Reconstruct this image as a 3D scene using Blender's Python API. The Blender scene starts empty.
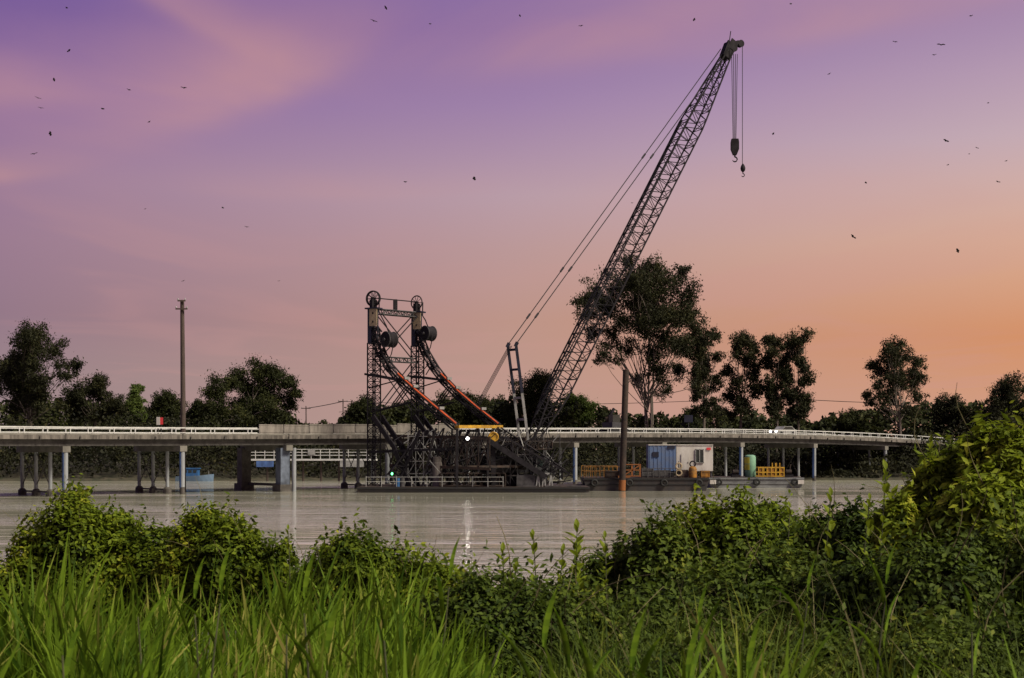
import bpy, math, random
import numpy as np
from mathutils import Vector, Matrix

# ------------------------------------------------------------------ camera, sky, sun
S = bpy.context.scene
COL = S.collection
F, CX, HY, EYE = 1422.2, 512.0, 449.6, 4.8          # focal length in pixels, centre column, horizon row, eye height over water
cam_d = bpy.data.cameras.new('camera'); cam = bpy.data.objects.new('camera', cam_d); COL.objects.link(cam)
cam.location = (0, 0, EYE); cam.rotation_euler = (math.radians(90), 0, 0)
cam_d.lens = 50; cam_d.sensor_width = 36; cam_d.shift_y = (HY - 339) / 1024
cam_d.clip_start = 0.1; cam_d.clip_end = 9000
cam_d.dof.use_dof = True; cam_d.dof.focus_distance = 150; cam_d.dof.aperture_fstop = 8
S.camera = cam

def lin(r, g, b):
    f = lambda c: ((c / 255 + .055) / 1.055) ** 2.4 if c > 10 else c / 255 / 12.92
    return (f(r), f(g), f(b), 1)

SUN_AZ, SUN_EL = math.radians(118), math.radians(46)   # azimuth from +Y clockwise
W = bpy.data.worlds.new('World'); S.world = W; W.use_nodes = True
nt = W.node_tree; nt.nodes.clear(); N = nt.nodes.new; LK = nt.links.new
def mth(op, a, b=None, c=None, clamp=False):
    n = N('ShaderNodeMath'); n.operation = op; n.use_clamp = clamp
    for i, v in enumerate((a, b, c)):
        if v is None: continue
        if isinstance(v, (int, float)): n.inputs[i].default_value = v
        else: LK(v, n.inputs[i])
    return n.outputs[0]
def ramp(fac, stops, interp='LINEAR'):
    n = N('ShaderNodeValToRGB'); n.color_ramp.interpolation = interp
    e = n.color_ramp.elements
    while len(e) < len(stops): e.new(.5)
    for i, (p, c) in enumerate(stops): e[i].position = p; e[i].color = c
    LK(fac, n.inputs[0]); return n.outputs[0]
def mixc(f, a, b):
    n = N('ShaderNodeMix'); n.data_type = 'RGBA'
    if isinstance(f, (int, float)): n.inputs[0].default_value = f
    else: LK(f, n.inputs[0])
    for i, v in ((6, a), (7, b)):
        if isinstance(v, tuple): n.inputs[i].default_value = v
        else: LK(v, n.inputs[i])
    return n.outputs[2]
tc = N('ShaderNodeTexCoord'); sx = N('ShaderNodeSeparateXYZ'); LK(tc.outputs['Generated'], sx.inputs[0])
dx, dy, dz = sx.outputs
az = mth('ARCTAN2', dx, dy)                       # 0 straight ahead, + to the right
hz = mth('ABSOLUTE', dz)
left = ramp(hz, [(0, lin(154, 134, 136)), (.05, lin(152, 130, 136)), (.09, lin(146, 118, 135)), (.14, lin(154, 122, 144)), (.185, lin(154, 121, 151)),
                 (.235, lin(142, 109, 156)), (.283, lin(116, 88, 150)), (.5, lin(122, 108, 158)), (1, lin(136, 128, 162))])
right = ramp(hz, [(0, lin(206, 158, 136)), (.035, lin(209, 153, 124)), (.076, lin(211, 144, 103)), (.138, lin(215, 170, 146)), (.205, lin(199, 173, 180)), (.245, lin(188, 160, 178)),
                  (.283, lin(172, 143, 172)), (.5, lin(140, 124, 162)), (1, lin(136, 128, 162))])
middle = ramp(hz, [(0, lin(188, 152, 140)), (.05, lin(188, 150, 138)), (.09, lin(188, 147, 135)), (.14, lin(186, 151, 151)), (.175, lin(184, 155, 166)), (.235, lin(163, 133, 169)),
                   (.283, lin(142, 112, 163)), (.5, lin(130, 115, 160)), (1, lin(136, 128, 162))])
sa = mth('SINE', az)
base = mixc(mth('MULTIPLY_ADD', sa, 2.9, 1.0, clamp=True), left, middle)
base = mixc(mth('MULTIPLY', sa, 2.9, clamp=True), base, right)
# cirrus: thin streaks lying on a high flat layer, the same over the whole sky
zc = mth('MAXIMUM', hz, .04)
comb = N('ShaderNodeCombineXYZ'); LK(mth('DIVIDE', dx, zc), comb.inputs[0]); LK(mth('DIVIDE', dy, zc), comb.inputs[1])
mp = N('ShaderNodeMapping'); LK(comb.outputs[0], mp.inputs[0]); mp.inputs['Scale'].default_value = (.62, .30, 1); mp.inputs['Rotation'].default_value = (0, 0, .35)
mp.inputs['Location'].default_value = (1.3, .4, 0)
nz = N('ShaderNodeTexNoise'); LK(mp.outputs[0], nz.inputs['Vector']); nz.inputs['Scale'].default_value = 1.0; nz.inputs['Detail'].default_value = 4; nz.inputs['Roughness'].default_value = .45; nz.inputs['Distortion'].default_value = .9
cir = ramp(nz.outputs[0], [(.46, (0, 0, 0, 1)), (.68, (1, 1, 1, 1))], 'EASE')
def blob(a0, e0, ang, la, lb):                    # one long soft streak of cloud around azimuth a0, elevation sine e0
    u = mth('SUBTRACT', az, a0); v = mth('SUBTRACT', dz, e0); c, s = math.cos(ang), math.sin(ang)
    p = mth('DIVIDE', mth('ADD', mth('MULTIPLY', u, c), mth('MULTIPLY', v, s)), la)
    q = mth('DIVIDE', mth('SUBTRACT', mth('MULTIPLY', v, c), mth('MULTIPLY', u, s)), lb)
    # bend the streak, soft above and crisp below
    q = mth('ADD', q, mth('MULTIPLY', mth('MULTIPLY', p, p), -.35))
    q = mth('SUBTRACT', mth('MULTIPLY', q, 1.05), mth('MULTIPLY', mth('ABSOLUTE', q), .45))
    r = mth('ADD', mth('MULTIPLY', p, p), mth('MULTIPLY', q, q))
    return mth('POWER', 2.718, mth('MULTIPLY', r, -1.0))
n2 = N('ShaderNodeTexNoise'); LK(mp.outputs[0], n2.inputs['Vector']); n2.inputs['Scale'].default_value = 2.6; n2.inputs['Detail'].default_value = 7; n2.inputs['Distortion'].default_value = .6
wisp = mth('MAXIMUM', mth('MULTIPLY_ADD', n2.outputs[0], 2.1, -.12), .12)
b1 = blob(-.190, .236, .34, .088, .020)
b2 = blob(-.235, .292, -.45, .085, .012)
b3 = blob(-.36, .232, .03, .12, .016)
b4 = blob(.05, .278, .18, .15, .024)
b5 = blob(-.12, .176, .02, .09, .008)
b6 = blob(-.37, .176, .10, .06, .008)
b7 = blob(.22, .282, .10, .20, .018)
sw = mth('ADD', mth('ADD', mth('ADD', b1, mth('MULTIPLY', b2, .55)), mth('ADD', mth('MULTIPLY', b3, .62), mth('MULTIPLY', b4, .75))),
         mth('ADD', mth('ADD', mth('MULTIPLY', b5, .30), mth('MULTIPLY', b6, .6)), mth('MULTIPLY', b7, .60)))
b8 = blob(-.215, .278, .12, .10, .030); b9 = blob(-.32, .268, -.25, .05, .014)
sw = mth('ADD', sw, mth('ADD', mth('MULTIPLY', b8, .22), mth('MULTIPLY', b9, .12)))
sw = mth('MULTIPLY', sw, wisp)
fac = mth('ADD', mth('SUBTRACT', 1.0, mth('POWER', 2.718, mth('MULTIPLY', sw, -.72))), mth('MULTIPLY', cir, .18), clamp=True)
skyc = mixc(fac, base, lin(202, 150, 146))
skyc = mixc(mth('MULTIPLY', ramp(hz, [(.18, (0, 0, 0, 1)), (.30, (1, 1, 1, 1))]), mth('MULTIPLY', mth('SUBTRACT', 1, fac, clamp=True), .22)), skyc, lin(98, 78, 160))
bg = N('ShaderNodeBackground'); LK(skyc, bg.inputs[0]); bg.inputs[1].default_value = .651
st = N('ShaderNodeTexSky'); st.sky_type = 'NISHITA'; st.sun_disc = False; st.sun_elevation = math.radians(3); st.sun_rotation = SUN_AZ
bg2 = N('ShaderNodeBackground'); LK(st.outputs[0], bg2.inputs[0]); bg2.inputs[1].default_value = .002
ad = N('ShaderNodeAddShader'); LK(bg.outputs[0], ad.inputs[0]); LK(bg2.outputs[0], ad.inputs[1])
wo = N('ShaderNodeOutputWorld'); LK(ad.outputs[0], wo.inputs[0])

sd = bpy.data.lights.new('sun', 'SUN'); sd.energy = 5.0; sd.angle = math.radians(18); sd.color = (1, .90, .72)
sun = bpy.data.objects.new('sun', sd); COL.objects.link(sun)
sv = Vector((math.sin(SUN_AZ) * math.cos(SUN_EL), math.cos(SUN_AZ) * math.cos(SUN_EL), math.sin(SUN_EL)))
sun.rotation_euler = (-sv).to_track_quat('-Z', 'Y').to_euler(); sun.location = (30, -30, 60)

S.render.engine = 'CYCLES'
S.view_settings.view_transform = 'Standard'; S.view_settings.look = 'None'
S.view_settings.exposure = .62; S.view_settings.gamma = 1; S.view_settings.use_curve_mapping = False
S.render.resolution_x, S.render.resolution_y = 1024, 678

# ------------------------------------------------------------------ helpers
rnd = random.Random(7); rng = np.random.default_rng(11)
def P(px, py, D): return Vector(((px - CX) * D / F, D, EYE + (HY - py) * D / F))
def X_(px, D): return (px - CX) * D / F
def Z_(py, D): return EYE + (HY - py) * D / F

def mat(name, col, rough=.8, metal=0, var=.25, scale=3.0, bump=.0, col2=None, stretch=(1, 1, 1), spec=.3, det=6):
    col = tuple(.72 * x for x in col); col2 = tuple(.72 * x for x in col2) if col2 else None
    m = bpy.data.materials.new(name); m.use_nodes = True; t = m.node_tree; b = t.nodes['Principled BSDF']
    b.inputs['Roughness'].default_value = rough; b.inputs['Metallic'].default_value = metal; b.inputs['Specular IOR Level'].default_value = spec
    c = t.nodes.new('ShaderNodeTexCoord'); mpn = t.nodes.new('ShaderNodeMapping'); t.links.new(c.outputs['Object'], mpn.inputs[0]); mpn.inputs['Scale'].default_value = stretch
    nn = t.nodes.new('ShaderNodeTexNoise'); nn.inputs['Scale'].default_value = scale; nn.inputs['Detail'].default_value = det; nn.inputs['Roughness'].default_value = .65
    t.links.new(mpn.outputs[0], nn.inputs['Vector'])
    r = t.nodes.new('ShaderNodeValToRGB'); t.links.new(nn.outputs[0], r.inputs[0])
    c2 = col2 or tuple(x * (1 - var) for x in col); c1 = tuple(min(1, x * (1 + var * .6)) for x in col)
    r.color_ramp.elements[0].position = .36; r.color_ramp.elements[0].color = (*c2, 1)
    r.color_ramp.elements[1].position = .64; r.color_ramp.elements[1].color = (*c1, 1)
    t.links.new(r.outputs[0], b.inputs['Base Color'])
    if bump:
        bn = t.nodes.new('ShaderNodeBump'); bn.inputs['Strength'].default_value = bump; bn.inputs['Distance'].default_value = .05
        t.links.new(nn.outputs[0], bn.inputs['Height']); t.links.new(bn.outputs[0], b.inputs['Normal'])
    return m
def leafmat(name, c1, c2, c3=None, rough=.65, trans=.3, nscale=.35):
    m = bpy.data.materials.new(name); m.use_nodes = True; t = m.node_tree; b = t.nodes['Principled BSDF']; o = t.nodes['Material Output']
    b.inputs['Roughness'].default_value = rough; b.inputs['Specular IOR Level'].default_value = .10
    g = t.nodes.new('ShaderNodeNewGeometry'); c = t.nodes.new('ShaderNodeTexCoord')
    nn = t.nodes.new('ShaderNodeTexNoise'); nn.inputs['Scale'].default_value = nscale; nn.inputs['Detail'].default_value = 3; t.links.new(c.outputs['Object'], nn.inputs['Vector'])
    ad = t.nodes.new('ShaderNodeMath'); ad.operation = 'MULTIPLY_ADD'; t.links.new(g.outputs['Random Per Island'], ad.inputs[0]); ad.inputs[1].default_value = .55
    sc = t.nodes.new('ShaderNodeMath'); sc.operation = 'MULTIPLY_ADD'; t.links.new(nn.outputs[0], sc.inputs[0]); sc.inputs[1].default_value = 1.6; sc.inputs[2].default_value = -.55
    t.links.new(sc.outputs[0], ad.inputs[2])
    r = t.nodes.new('ShaderNodeValToRGB'); t.links.new(ad.outputs[0], r.inputs[0])
    e = r.color_ramp.elements; e[0].position = .1; e[0].color = (*c1, 1); e[1].position = .75; e[1].color = (*c2, 1)
    if c3: x = e.new(.97); x.color = (*c3, 1)
    t.links.new(r.outputs[0], b.inputs['Base Color'])
    tr = t.nodes.new('ShaderNodeBsdfTranslucent'); t.links.new(r.outputs[0], tr.inputs[0])
    mx = t.nodes.new('ShaderNodeMixShader'); mx.inputs[0].default_value = trans
    t.links.new(b.outputs[0], mx.inputs[1]); t.links.new(tr.outputs[0], mx.inputs[2]); t.links.new(mx.outputs[0], o.inputs[0])
    return m
def emit(name, col, k):
    m = bpy.data.materials.new(name); m.use_nodes = True; b = m.node_tree.nodes['Principled BSDF']
    b.inputs['Base Color'].default_value = (*col, 1); b.inputs['Emission Color'].default_value = (*col, 1); b.inputs['Emission Strength'].default_value = k
    return m

M = dict(
    concrete=mat('concrete', (.16, .15, .13), .9, 0, .3, .8, .2), deckc=mat('deck_concrete', (.135, .120, .105), .9, 0, .6, 1.1, .2, stretch=(1.6, 1.6, .25)),
    rail=mat('rail_paint', (.50, .50, .48), .6, 0, .2, 2), panel=mat('barrier_panel', (.19, .17, .15), .85, 0, .4, 1.0, .1, stretch=(1.5, 1.5, .4)),
    column=mat('column_paint', (.24, .255, .27), .75, 0, .25, 1.5, .1, stretch=(1, 1, .3)), blue=mat('blue_facing', (.06, .12, .30), .6, 0, .4, 1.5, 0, stretch=(1, 1, .4)),
    darkc=mat('wet_concrete', (.07, .062, .055), .7, 0, .5, 1.5, .3), girder=mat('girder_steel', (.06, .055, .05), .8, 0, .4, 1.5),
    asphalt=mat('asphalt', (.05, .05, .05), .95, 0, .2, 4, .2), steel=mat('dark_steel', (.017, .015, .018), .8, 0, .5, 1.2, spec=.12),
    steel2=mat('grey_steel', (.065, .062, .064), .75, .1, .5, 1.5), navy=mat('navy_plate', (.013, .015, .032), .55, .1, .4, 1.0),
    rust=mat('rusty_steel', (.040, .025, .018), .85, .1, .5, 1.6, .2, col2=(.016, .013, .012)), orust=mat('orange_rust', (.17, .06, .014), .85, 0, .4, 2.2, .1, col2=(.2, .07, .02)),
    cream=mat('cream_plate', (.30, .235, .15), .75, 0, .2, 1.5), orange=mat('orange_tape', (.52, .085, .02), .6, 0, .3, 1.0), yellow=mat('yellow_paint', (.48, .27, .015), .6, 0, .25, 1.2, col2=(.26, .14, .02)),
    oyellow=mat('amber_paint', (.30, .13, .012), .7, 0, .4, 1.5, col2=(.11, .06, .02)), pale=mat('pale_steel', (.28, .28, .27), .6, .1, .35, 1.0), hull=mat('black_hull', (.018, .018, .02), .6, 0, .5, .9, col2=(.045, .035, .03)),
    ghull=mat('grey_hull', (.16, .165, .165), .7, 0, .35, .7, .1, stretch=(1, 1, 3)), white=mat('white_sheet', (.52, .50, .47), .6, 0, .08, .7, col2=(.40, .37, .33), stretch=(1.5, 1.5, .3)), bluew=mat('blue_sheet', (.055, .10, .21), .7, 0, .6, .8, col2=(.10, .13, .20)),
    glass=mat('dark_glass', (.02, .03, .03), .12, 0, .1, 1, spec=.6), red=mat('red_paint', (.6, .04, .05), .6, 0, .1, 2), teal=mat('teal_paint', (.17, .33, .22), .6, 0, .2, 1), green=mat('green_yellow_paint', (.46, .42, .04), .6, 0, .3, 1),
    timber=mat('pole_timber', (.07, .05, .042), .9, 0, .4, 2, .3, stretch=(6, 6, .5)), bark=mat('bark', (.10, .082, .068), .95, 0, .5, 1.6, .3, stretch=(2, 2, .5)),
    pbark=mat('gum_bark', (.17, .14, .115), .9, 0, .55, 1.2, .2, stretch=(2, 2, .4)), wire=mat('wire', (.02, .02, .022), .6, .2, .1, 1), bat=mat('bat_fur', (.012, .010, .012), .9, 0, .2, 5),
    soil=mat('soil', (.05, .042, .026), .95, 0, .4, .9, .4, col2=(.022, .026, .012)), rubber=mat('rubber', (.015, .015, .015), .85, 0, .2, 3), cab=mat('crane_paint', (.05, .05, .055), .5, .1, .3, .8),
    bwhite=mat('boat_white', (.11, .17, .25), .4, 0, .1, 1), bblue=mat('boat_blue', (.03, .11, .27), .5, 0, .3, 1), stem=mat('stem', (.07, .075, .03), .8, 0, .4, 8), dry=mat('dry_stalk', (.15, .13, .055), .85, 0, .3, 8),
    dark_core=mat('core_filler', (.012, .014, .006), 1.0, 0, .5, 9, .3, spec=.02),  # near-black filler for shrub insides, coloured like the shade between leaves
    bigcol=mat('stained_column', (.10, .12, .16), .8, 0, .5, .8, .2),
    house=mat('house_wall', (.30, .29, .28), .9, 0, .15, 1), roof=mat('house_roof', (.10, .09, .09), .85, 0, .2, 2),
)
L = dict(
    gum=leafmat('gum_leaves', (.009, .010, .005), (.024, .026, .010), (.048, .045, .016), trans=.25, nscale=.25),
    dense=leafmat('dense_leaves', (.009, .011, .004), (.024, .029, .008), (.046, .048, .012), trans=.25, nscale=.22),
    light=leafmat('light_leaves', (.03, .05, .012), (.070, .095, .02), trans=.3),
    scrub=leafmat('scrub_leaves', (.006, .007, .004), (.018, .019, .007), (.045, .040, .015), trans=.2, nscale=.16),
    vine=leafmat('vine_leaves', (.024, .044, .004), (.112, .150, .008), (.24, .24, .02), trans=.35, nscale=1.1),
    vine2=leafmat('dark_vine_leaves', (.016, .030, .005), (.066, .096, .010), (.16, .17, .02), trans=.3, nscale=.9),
    broad=leafmat('broad_leaves', (.045, .075, .006), (.165, .205, .012), (.36, .35, .04), trans=.4, nscale=1.2),
    grass=leafmat('grass_blades', (.030, .068, .004), (.125, .200, .012), (.30, .27, .07), trans=.4, nscale=1.3),
)

class MB:
    def __init__(s): s.v = []; s.f = []
    def poly(s, vs, fs):
        o = len(s.v); s.v += [Vector(p) for p in vs]; s.f += [tuple(i + o for i in f) for f in fs]
    def prism(s, ring0, ring1):
        n = len(ring0); s.poly(list(ring0) + list(ring1), [(i, (i + 1) % n, n + (i + 1) % n, n + i) for i in range(n)] + [tuple(range(n))[::-1], tuple(range(n, 2 * n))])
    def box(s, c, size, rz=0, mx=None):
        c = Vector(c); R = mx or Matrix.Rotation(rz, 3, 'Z'); h = Vector(size) / 2
        r = lambda z: [c + R @ Vector((a * h.x, b * h.y, z * h.z)) for a, b in ((-1, -1), (1, -1), (1, 1), (-1, 1))]
        s.prism(r(-1), r(1))
    def bar(s, a, b, w, h=None, up=None):
        a, b = Vector(a), Vector(b); d = (b - a).normalized(); h = h or w
        u = Vector(up) if up else (Vector((0, 0, 1)) if abs(d.z) < .95 else Vector((0, 1, 0)))
        x = d.cross(u).normalized(); y = x.cross(d)
        q = [(-1, -1), (1, -1), (1, 1), (-1, 1)]
        s.prism([a + x * w / 2 * i + y * h / 2 * j for i, j in q], [b + x * w / 2 * i + y * h / 2 * j for i, j in q])
    def tube(s, a, b, r, r2=None, n=6): s.path([a, b], [r, r if r2 is None else r2], n)
    def path(s, pts, rad, n=6):
        pts = [Vector(p) for p in pts]; rad = rad if isinstance(rad, (list, tuple)) else [rad] * len(pts); o = len(s.v)
        for i, p in enumerate(pts):
            d = (pts[min(i + 1, len(pts) - 1)] - pts[max(i - 1, 0)]).normalized()
            u = Vector((0, 0, 1)) if abs(d.z) < .9 else Vector((1, 0, 0)); x = d.cross(u).normalized(); y = x.cross(d)
            for k in range(n):
                a = 2 * math.pi * k / n; s.v.append(p + (x * math.cos(a) + y * math.sin(a)) * rad[i])
        for i in range(len(pts) - 1):
            for k in range(n): s.f.append((o + i * n + k, o + i * n + (k + 1) % n, o + (i + 1) * n + (k + 1) % n, o + (i + 1) * n + k))
        s.f.append(tuple(o + k for k in range(n))[::-1]); s.f.append(tuple(o + (len(pts) - 1) * n + k for k in range(n)))
    def ring(s, c, axis, R, r, n=24, m=6):
        axis = Vector(axis).normalized(); u = axis.orthogonal().normalized(); v = axis.cross(u); o = len(s.v); c = Vector(c)
        for i in range(n):
            a = 2 * math.pi * i / n; e = u * math.cos(a) + v * math.sin(a)
            for k in range(m): b = 2 * math.pi * k / m; s.v.append(c + e * (R + r * math.cos(b)) + axis * r * math.sin(b))
        for i in range(n):
            for k in range(m): s.f.append((o + i * m + k, o + ((i + 1) % n) * m + k, o + ((i + 1) % n) * m + (k + 1) % m, o + i * m + (k + 1) % m))
    def lathe(s, c, prof, n=20):
        c = Vector(c); o = len(s.v)
        for r, z in prof:
            for k in range(n): a = 2 * math.pi * k / n; s.v.append(c + Vector((r * math.cos(a), r * math.sin(a), z)))
        for i in range(len(prof) - 1):
            for k in range(n): s.f.append((o + i * n + k, o + i * n + (k + 1) % n, o + (i + 1) * n + (k + 1) % n, o + (i + 1) * n + k))
        s.f.append(tuple(o + k for k in range(n))[::-1]); s.f.append(tuple(o + (len(prof) - 1) * n + k for k in range(n)))
    def loft(s, rings):
        for a, b in zip(rings, rings[1:]):
            n = len(a); s.poly(list(a) + list(b), [(i, (i + 1) % n, n + (i + 1) % n, n + i) for i in range(n)])
        for r in (rings[0][::-1], rings[-1]): s.poly(r, [tuple(range(len(r)))])
    def lattice(s, stations, u, v, rc, rl, sq=4):
        """stations: (centre, u vector half, v vector half) -> chords at the four corners, zigzag lacing on the four faces"""
        cs = [[c + U * a + V * b for a, b in ((-1, -1), (1, -1), (1, 1), (-1, 1))] for c, U, V in stations]
        for k in range(4):
            for a, b in zip(cs, cs[1:]): s.tube(a[k], b[k], rc, n=sq)
        for i, (a, b) in enumerate(zip(cs, cs[1:])):
            for k in range(4):
                l = (k + 1) % 4
                if i % 2 == 0: s.tube(a[k], b[l], rl, n=3)
                else: s.tube(a[l], b[k], rl, n=3)
                s.tube(b[k], b[l], rl, n=3)
    def build(s, name, m, parent=None, loc=None, smooth=False):
        loc = Vector(loc) if loc is not None else (ORG[parent.name] if parent else Vector((0, 0, 0)))
        me = bpy.data.meshes.new(name); me.from_pydata([p - loc for p in s.v], [], s.f); me.update()
        if smooth:
            me.polygons.foreach_set('use_smooth', [True] * len(me.polygons))
            try: me.set_sharp_from_angle(angle=math.radians(40))
            except Exception: pass
        me.materials.append(m); o = bpy.data.objects.new(name, me); COL.objects.link(o)
        if parent: o.parent = parent
        else: o.location = loc
        ORG[o.name] = loc
        return o
ORG = {}
def lat(c0, c1, w, h, n, rc, rl, U=None, V=None):
    """straight lattice box from c0 to c1"""
    c0, c1 = Vector(c0), Vector(c1); d = (c1 - c0).normalized()
    V = Vector(V).normalized() if V else (d.cross(Vector((0, 0, 1))).normalized() if abs(d.z) < .95 else Vector((0, 1, 0)))
    U = Vector(U).normalized() if U else V.cross(d).normalized()
    m = MB(); m.lattice([(c0.lerp(c1, i / n), U * w / 2, V * h / 2) for i in range(n + 1)], U, V, rc, rl); return m
def thing(name, label, cat, loc, group=None):
    o = bpy.data.objects.new(name, None); o.empty_display_size = .3; COL.objects.link(o); o.location = loc; ORG[o.name] = Vector(loc)
    return tag(o, label, cat, group)
def tag(o, label, cat, group=None, kind=None):
    if label: o['label'] = label
    if cat: o['category'] = cat
    if group: o['group'] = group
    if kind: o['kind'] = kind
    return o
def struct(o): o['kind'] = 'structure'; return o
def piece(name, mesh, parent, loc, rz=0, sc=None):      # a further copy of an alike piece, sharing mesh data; loc in world space
    o = bpy.data.objects.new(name, mesh); COL.objects.link(o); o.parent = parent; o.location = Vector(loc) - ORG[parent.name]; o.rotation_euler = (0, 0, rz)
    if sc: o.scale = sc
    ORG[o.name] = Vector(loc); return o
def meshof(mb, name, m, smooth=False):
    me = bpy.data.meshes.new(name); me.from_pydata(mb.v, [], mb.f); me.materials.append(m); me.update()
    if smooth: me.polygons.foreach_set('use_smooth', [True] * len(me.polygons))
    return me
def npmesh(name, verts, tris, m, parent=None, loc=(0, 0, 0), smooth=False):
    verts = np.asarray(verts, np.float32) - np.asarray(loc, np.float32); tris = np.asarray(tris, np.int32)
    me = bpy.data.meshes.new(name); me.vertices.add(len(verts)); me.vertices.foreach_set('co', verts.ravel())
    me.loops.add(tris.size); me.loops.foreach_set('vertex_index', tris.ravel())
    me.polygons.add(len(tris)); me.polygons.foreach_set('loop_start', np.arange(0, tris.size, 3, dtype=np.int32))
    me.update(calc_edges=True); me.materials.append(m)
    o = bpy.data.objects.new(name, me); COL.objects.link(o)
    if parent: o.parent = parent
    else: o.location = loc
    ORG[o.name] = Vector(loc); return o
def unit(a): return a / np.maximum(np.linalg.norm(a, axis=-1, keepdims=True), 1e-9)
def leaves(pos, nrm, length, width, droop=0.0, jit=.7):
    """folded two-triangle leaves at pos with normals about nrm"""
    n = len(pos); nr = unit(nrm + rng.normal(0, jit, (n, 3)))
    d = unit(np.cross(nr, rng.normal(0, 1, (n, 3)))); d[:, 2] -= droop; d = unit(d); sd_ = unit(np.cross(nr, d)); nr = np.cross(d, sd_)
    Ln = (length * rng.uniform(.45, 1.55, n))[:, None]; Wn = Ln * (width / length)
    a = pos - d * Ln * .5; t = pos + d * Ln * .5; mid = pos - d * Ln * .05
    l = mid + sd_ * Wn * .5 + nr * Wn * .15; r = mid - sd_ * Wn * .5 + nr * Wn * .15
    v = np.stack([a, l, t, r], 1).reshape(-1, 3); b = np.arange(n)[:, None] * 4
    f = np.concatenate([b + [0, 2, 1], b + [0, 3, 2]], 1).reshape(-1, 3)
    return v, f
def lobe_points(lobes, n, shell=.35, up=0.0):
    c = np.array([l[0] for l in lobes]); r = np.array([l[1] for l in lobes]); w = (r[:, 0] * r[:, 1] + r[:, 0] * r[:, 2]); w = w / w.sum()
    k = rng.choice(len(lobes), n, p=w); d = unit(rng.normal(0, 1, (n, 3))); d[:, 2] = np.where(rng.uniform(0, 1, n) < up, np.abs(d[:, 2]), d[:, 2])
    rad = rng.uniform(0, 1, n) ** shell; rad *= 1 + rng.normal(0, .09, n)
    return c[k] + d * r[k] * rad[:, None], d

# ------------------------------------------------------------------ ground and water
def gz(x, y):
    """height of the land: near bank, river bed, far bank"""
    near = np.interp(y, [-60, 0, 4, 10, 17, 24, 30, 38], [3.4, 3.2, 2.95, 2.9, 2.6, 1.2, -.4, -2.5])
    shore = 222 + 4 * np.sin(x * .013) + 2 * np.sin(x * .041 + 1)
    far = np.interp(y - shore, [-14, 0, 3, 14, 30, 500, 3000], [-2.5, 0, .8, 2.2, 2.6, 3.0, 3.2])
    g = np.where(y < 100, near, far)
    return g + .10 * np.sin(x * .9 + y * .4) * np.sin(y * .7) * (y < 30)
ys = np.unique(np.concatenate([np.arange(-60, 40, 1.0), np.arange(40, 200, 20), np.arange(200, 275, 2.5), np.arange(275, 600, 25), np.geomspace(600, 6000, 14)]))
xs = np.unique(np.concatenate([np.arange(-30, 30, 1.0), np.arange(-200, 201, 8), np.geomspace(200, 4000, 14), -np.geomspace(200, 4000, 14)]))
gx, gy = np.meshgrid(xs, ys); gv = np.stack([gx, gy, gz(gx, gy)], -1).reshape(-1, 3); nx = len(xs)
ii, jj = np.meshgrid(np.arange(len(ys) - 1), np.arange(nx - 1), indexing='ij'); q = (ii * nx + jj).ravel()
gt = np.concatenate([np.stack([q, q + 1, q + nx + 1], 1), np.stack([q, q + nx + 1, q + nx], 1)])
struct(npmesh('ground', gv, gt, M['soil']))
wm = bpy.data.materials.new('river_water'); wm.use_nodes = True; t = wm.node_tree; b = t.nodes['Principled BSDF']
b.inputs['Base Color'].default_value = (.28, .275, .21, 1); b.inputs['Roughness'].default_value = .05; b.inputs['IOR'].default_value = 2.3
c = t.nodes.new('ShaderNodeTexCoord')
def wn(scale, st, det, dist=.0):
    mm = t.nodes.new('ShaderNodeMapping'); t.links.new(c.outputs['Object'], mm.inputs[0]); mm.inputs['Scale'].default_value = st
    n = t.nodes.new('ShaderNodeTexNoise'); n.inputs['Scale'].default_value = scale; n.inputs['Detail'].default_value = det; n.inputs['Distortion'].default_value = dist; t.links.new(mm.outputs[0], n.inputs['Vector']); return n.outputs[0]
w1, w2, w3 = wn(1.0, (.05, .20, 1), 4, .5), wn(1.0, (.5, 1.3, 1), 4, .5), wn(1.0, (.008, .035, 1), 6, 1.2)
cal = t.nodes.new('ShaderNodeValToRGB'); t.links.new(w3, cal.inputs[0]); cal.color_ramp.elements[0].position = .40; cal.color_ramp.elements[0].color = (.08, .08, .08, 1); cal.color_ramp.elements[1].color = (3.2, 3.2, 3.2, 1); cal.color_ramp.elements[1].position = .62
mu = t.nodes.new('ShaderNodeMath'); mu.operation = 'MULTIPLY'; t.links.new(w2, mu.inputs[0]); t.links.new(cal.outputs[0], mu.inputs[1])
ad2 = t.nodes.new('ShaderNodeMath'); ad2.operation = 'MULTIPLY_ADD'; t.links.new(w1, ad2.inputs[0]); ad2.inputs[1].default_value = 1.6; t.links.new(mu.outputs[0], ad2.inputs[2])
bn = t.nodes.new('ShaderNodeBump'); bn.inputs['Strength'].default_value = 1.0; bn.inputs['Distance'].default_value = .10; t.links.new(ad2.outputs[0], bn.inputs['Height']); t.links.new(bn.outputs[0], b.inputs['Normal'])
m = MB(); m.poly([(-4000, 24, 0), (4000, 24, 0), (4000, 232, 0), (-4000, 232, 0)], [(0, 1, 2, 3)]); struct(m.build('river_water', wm))

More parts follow.
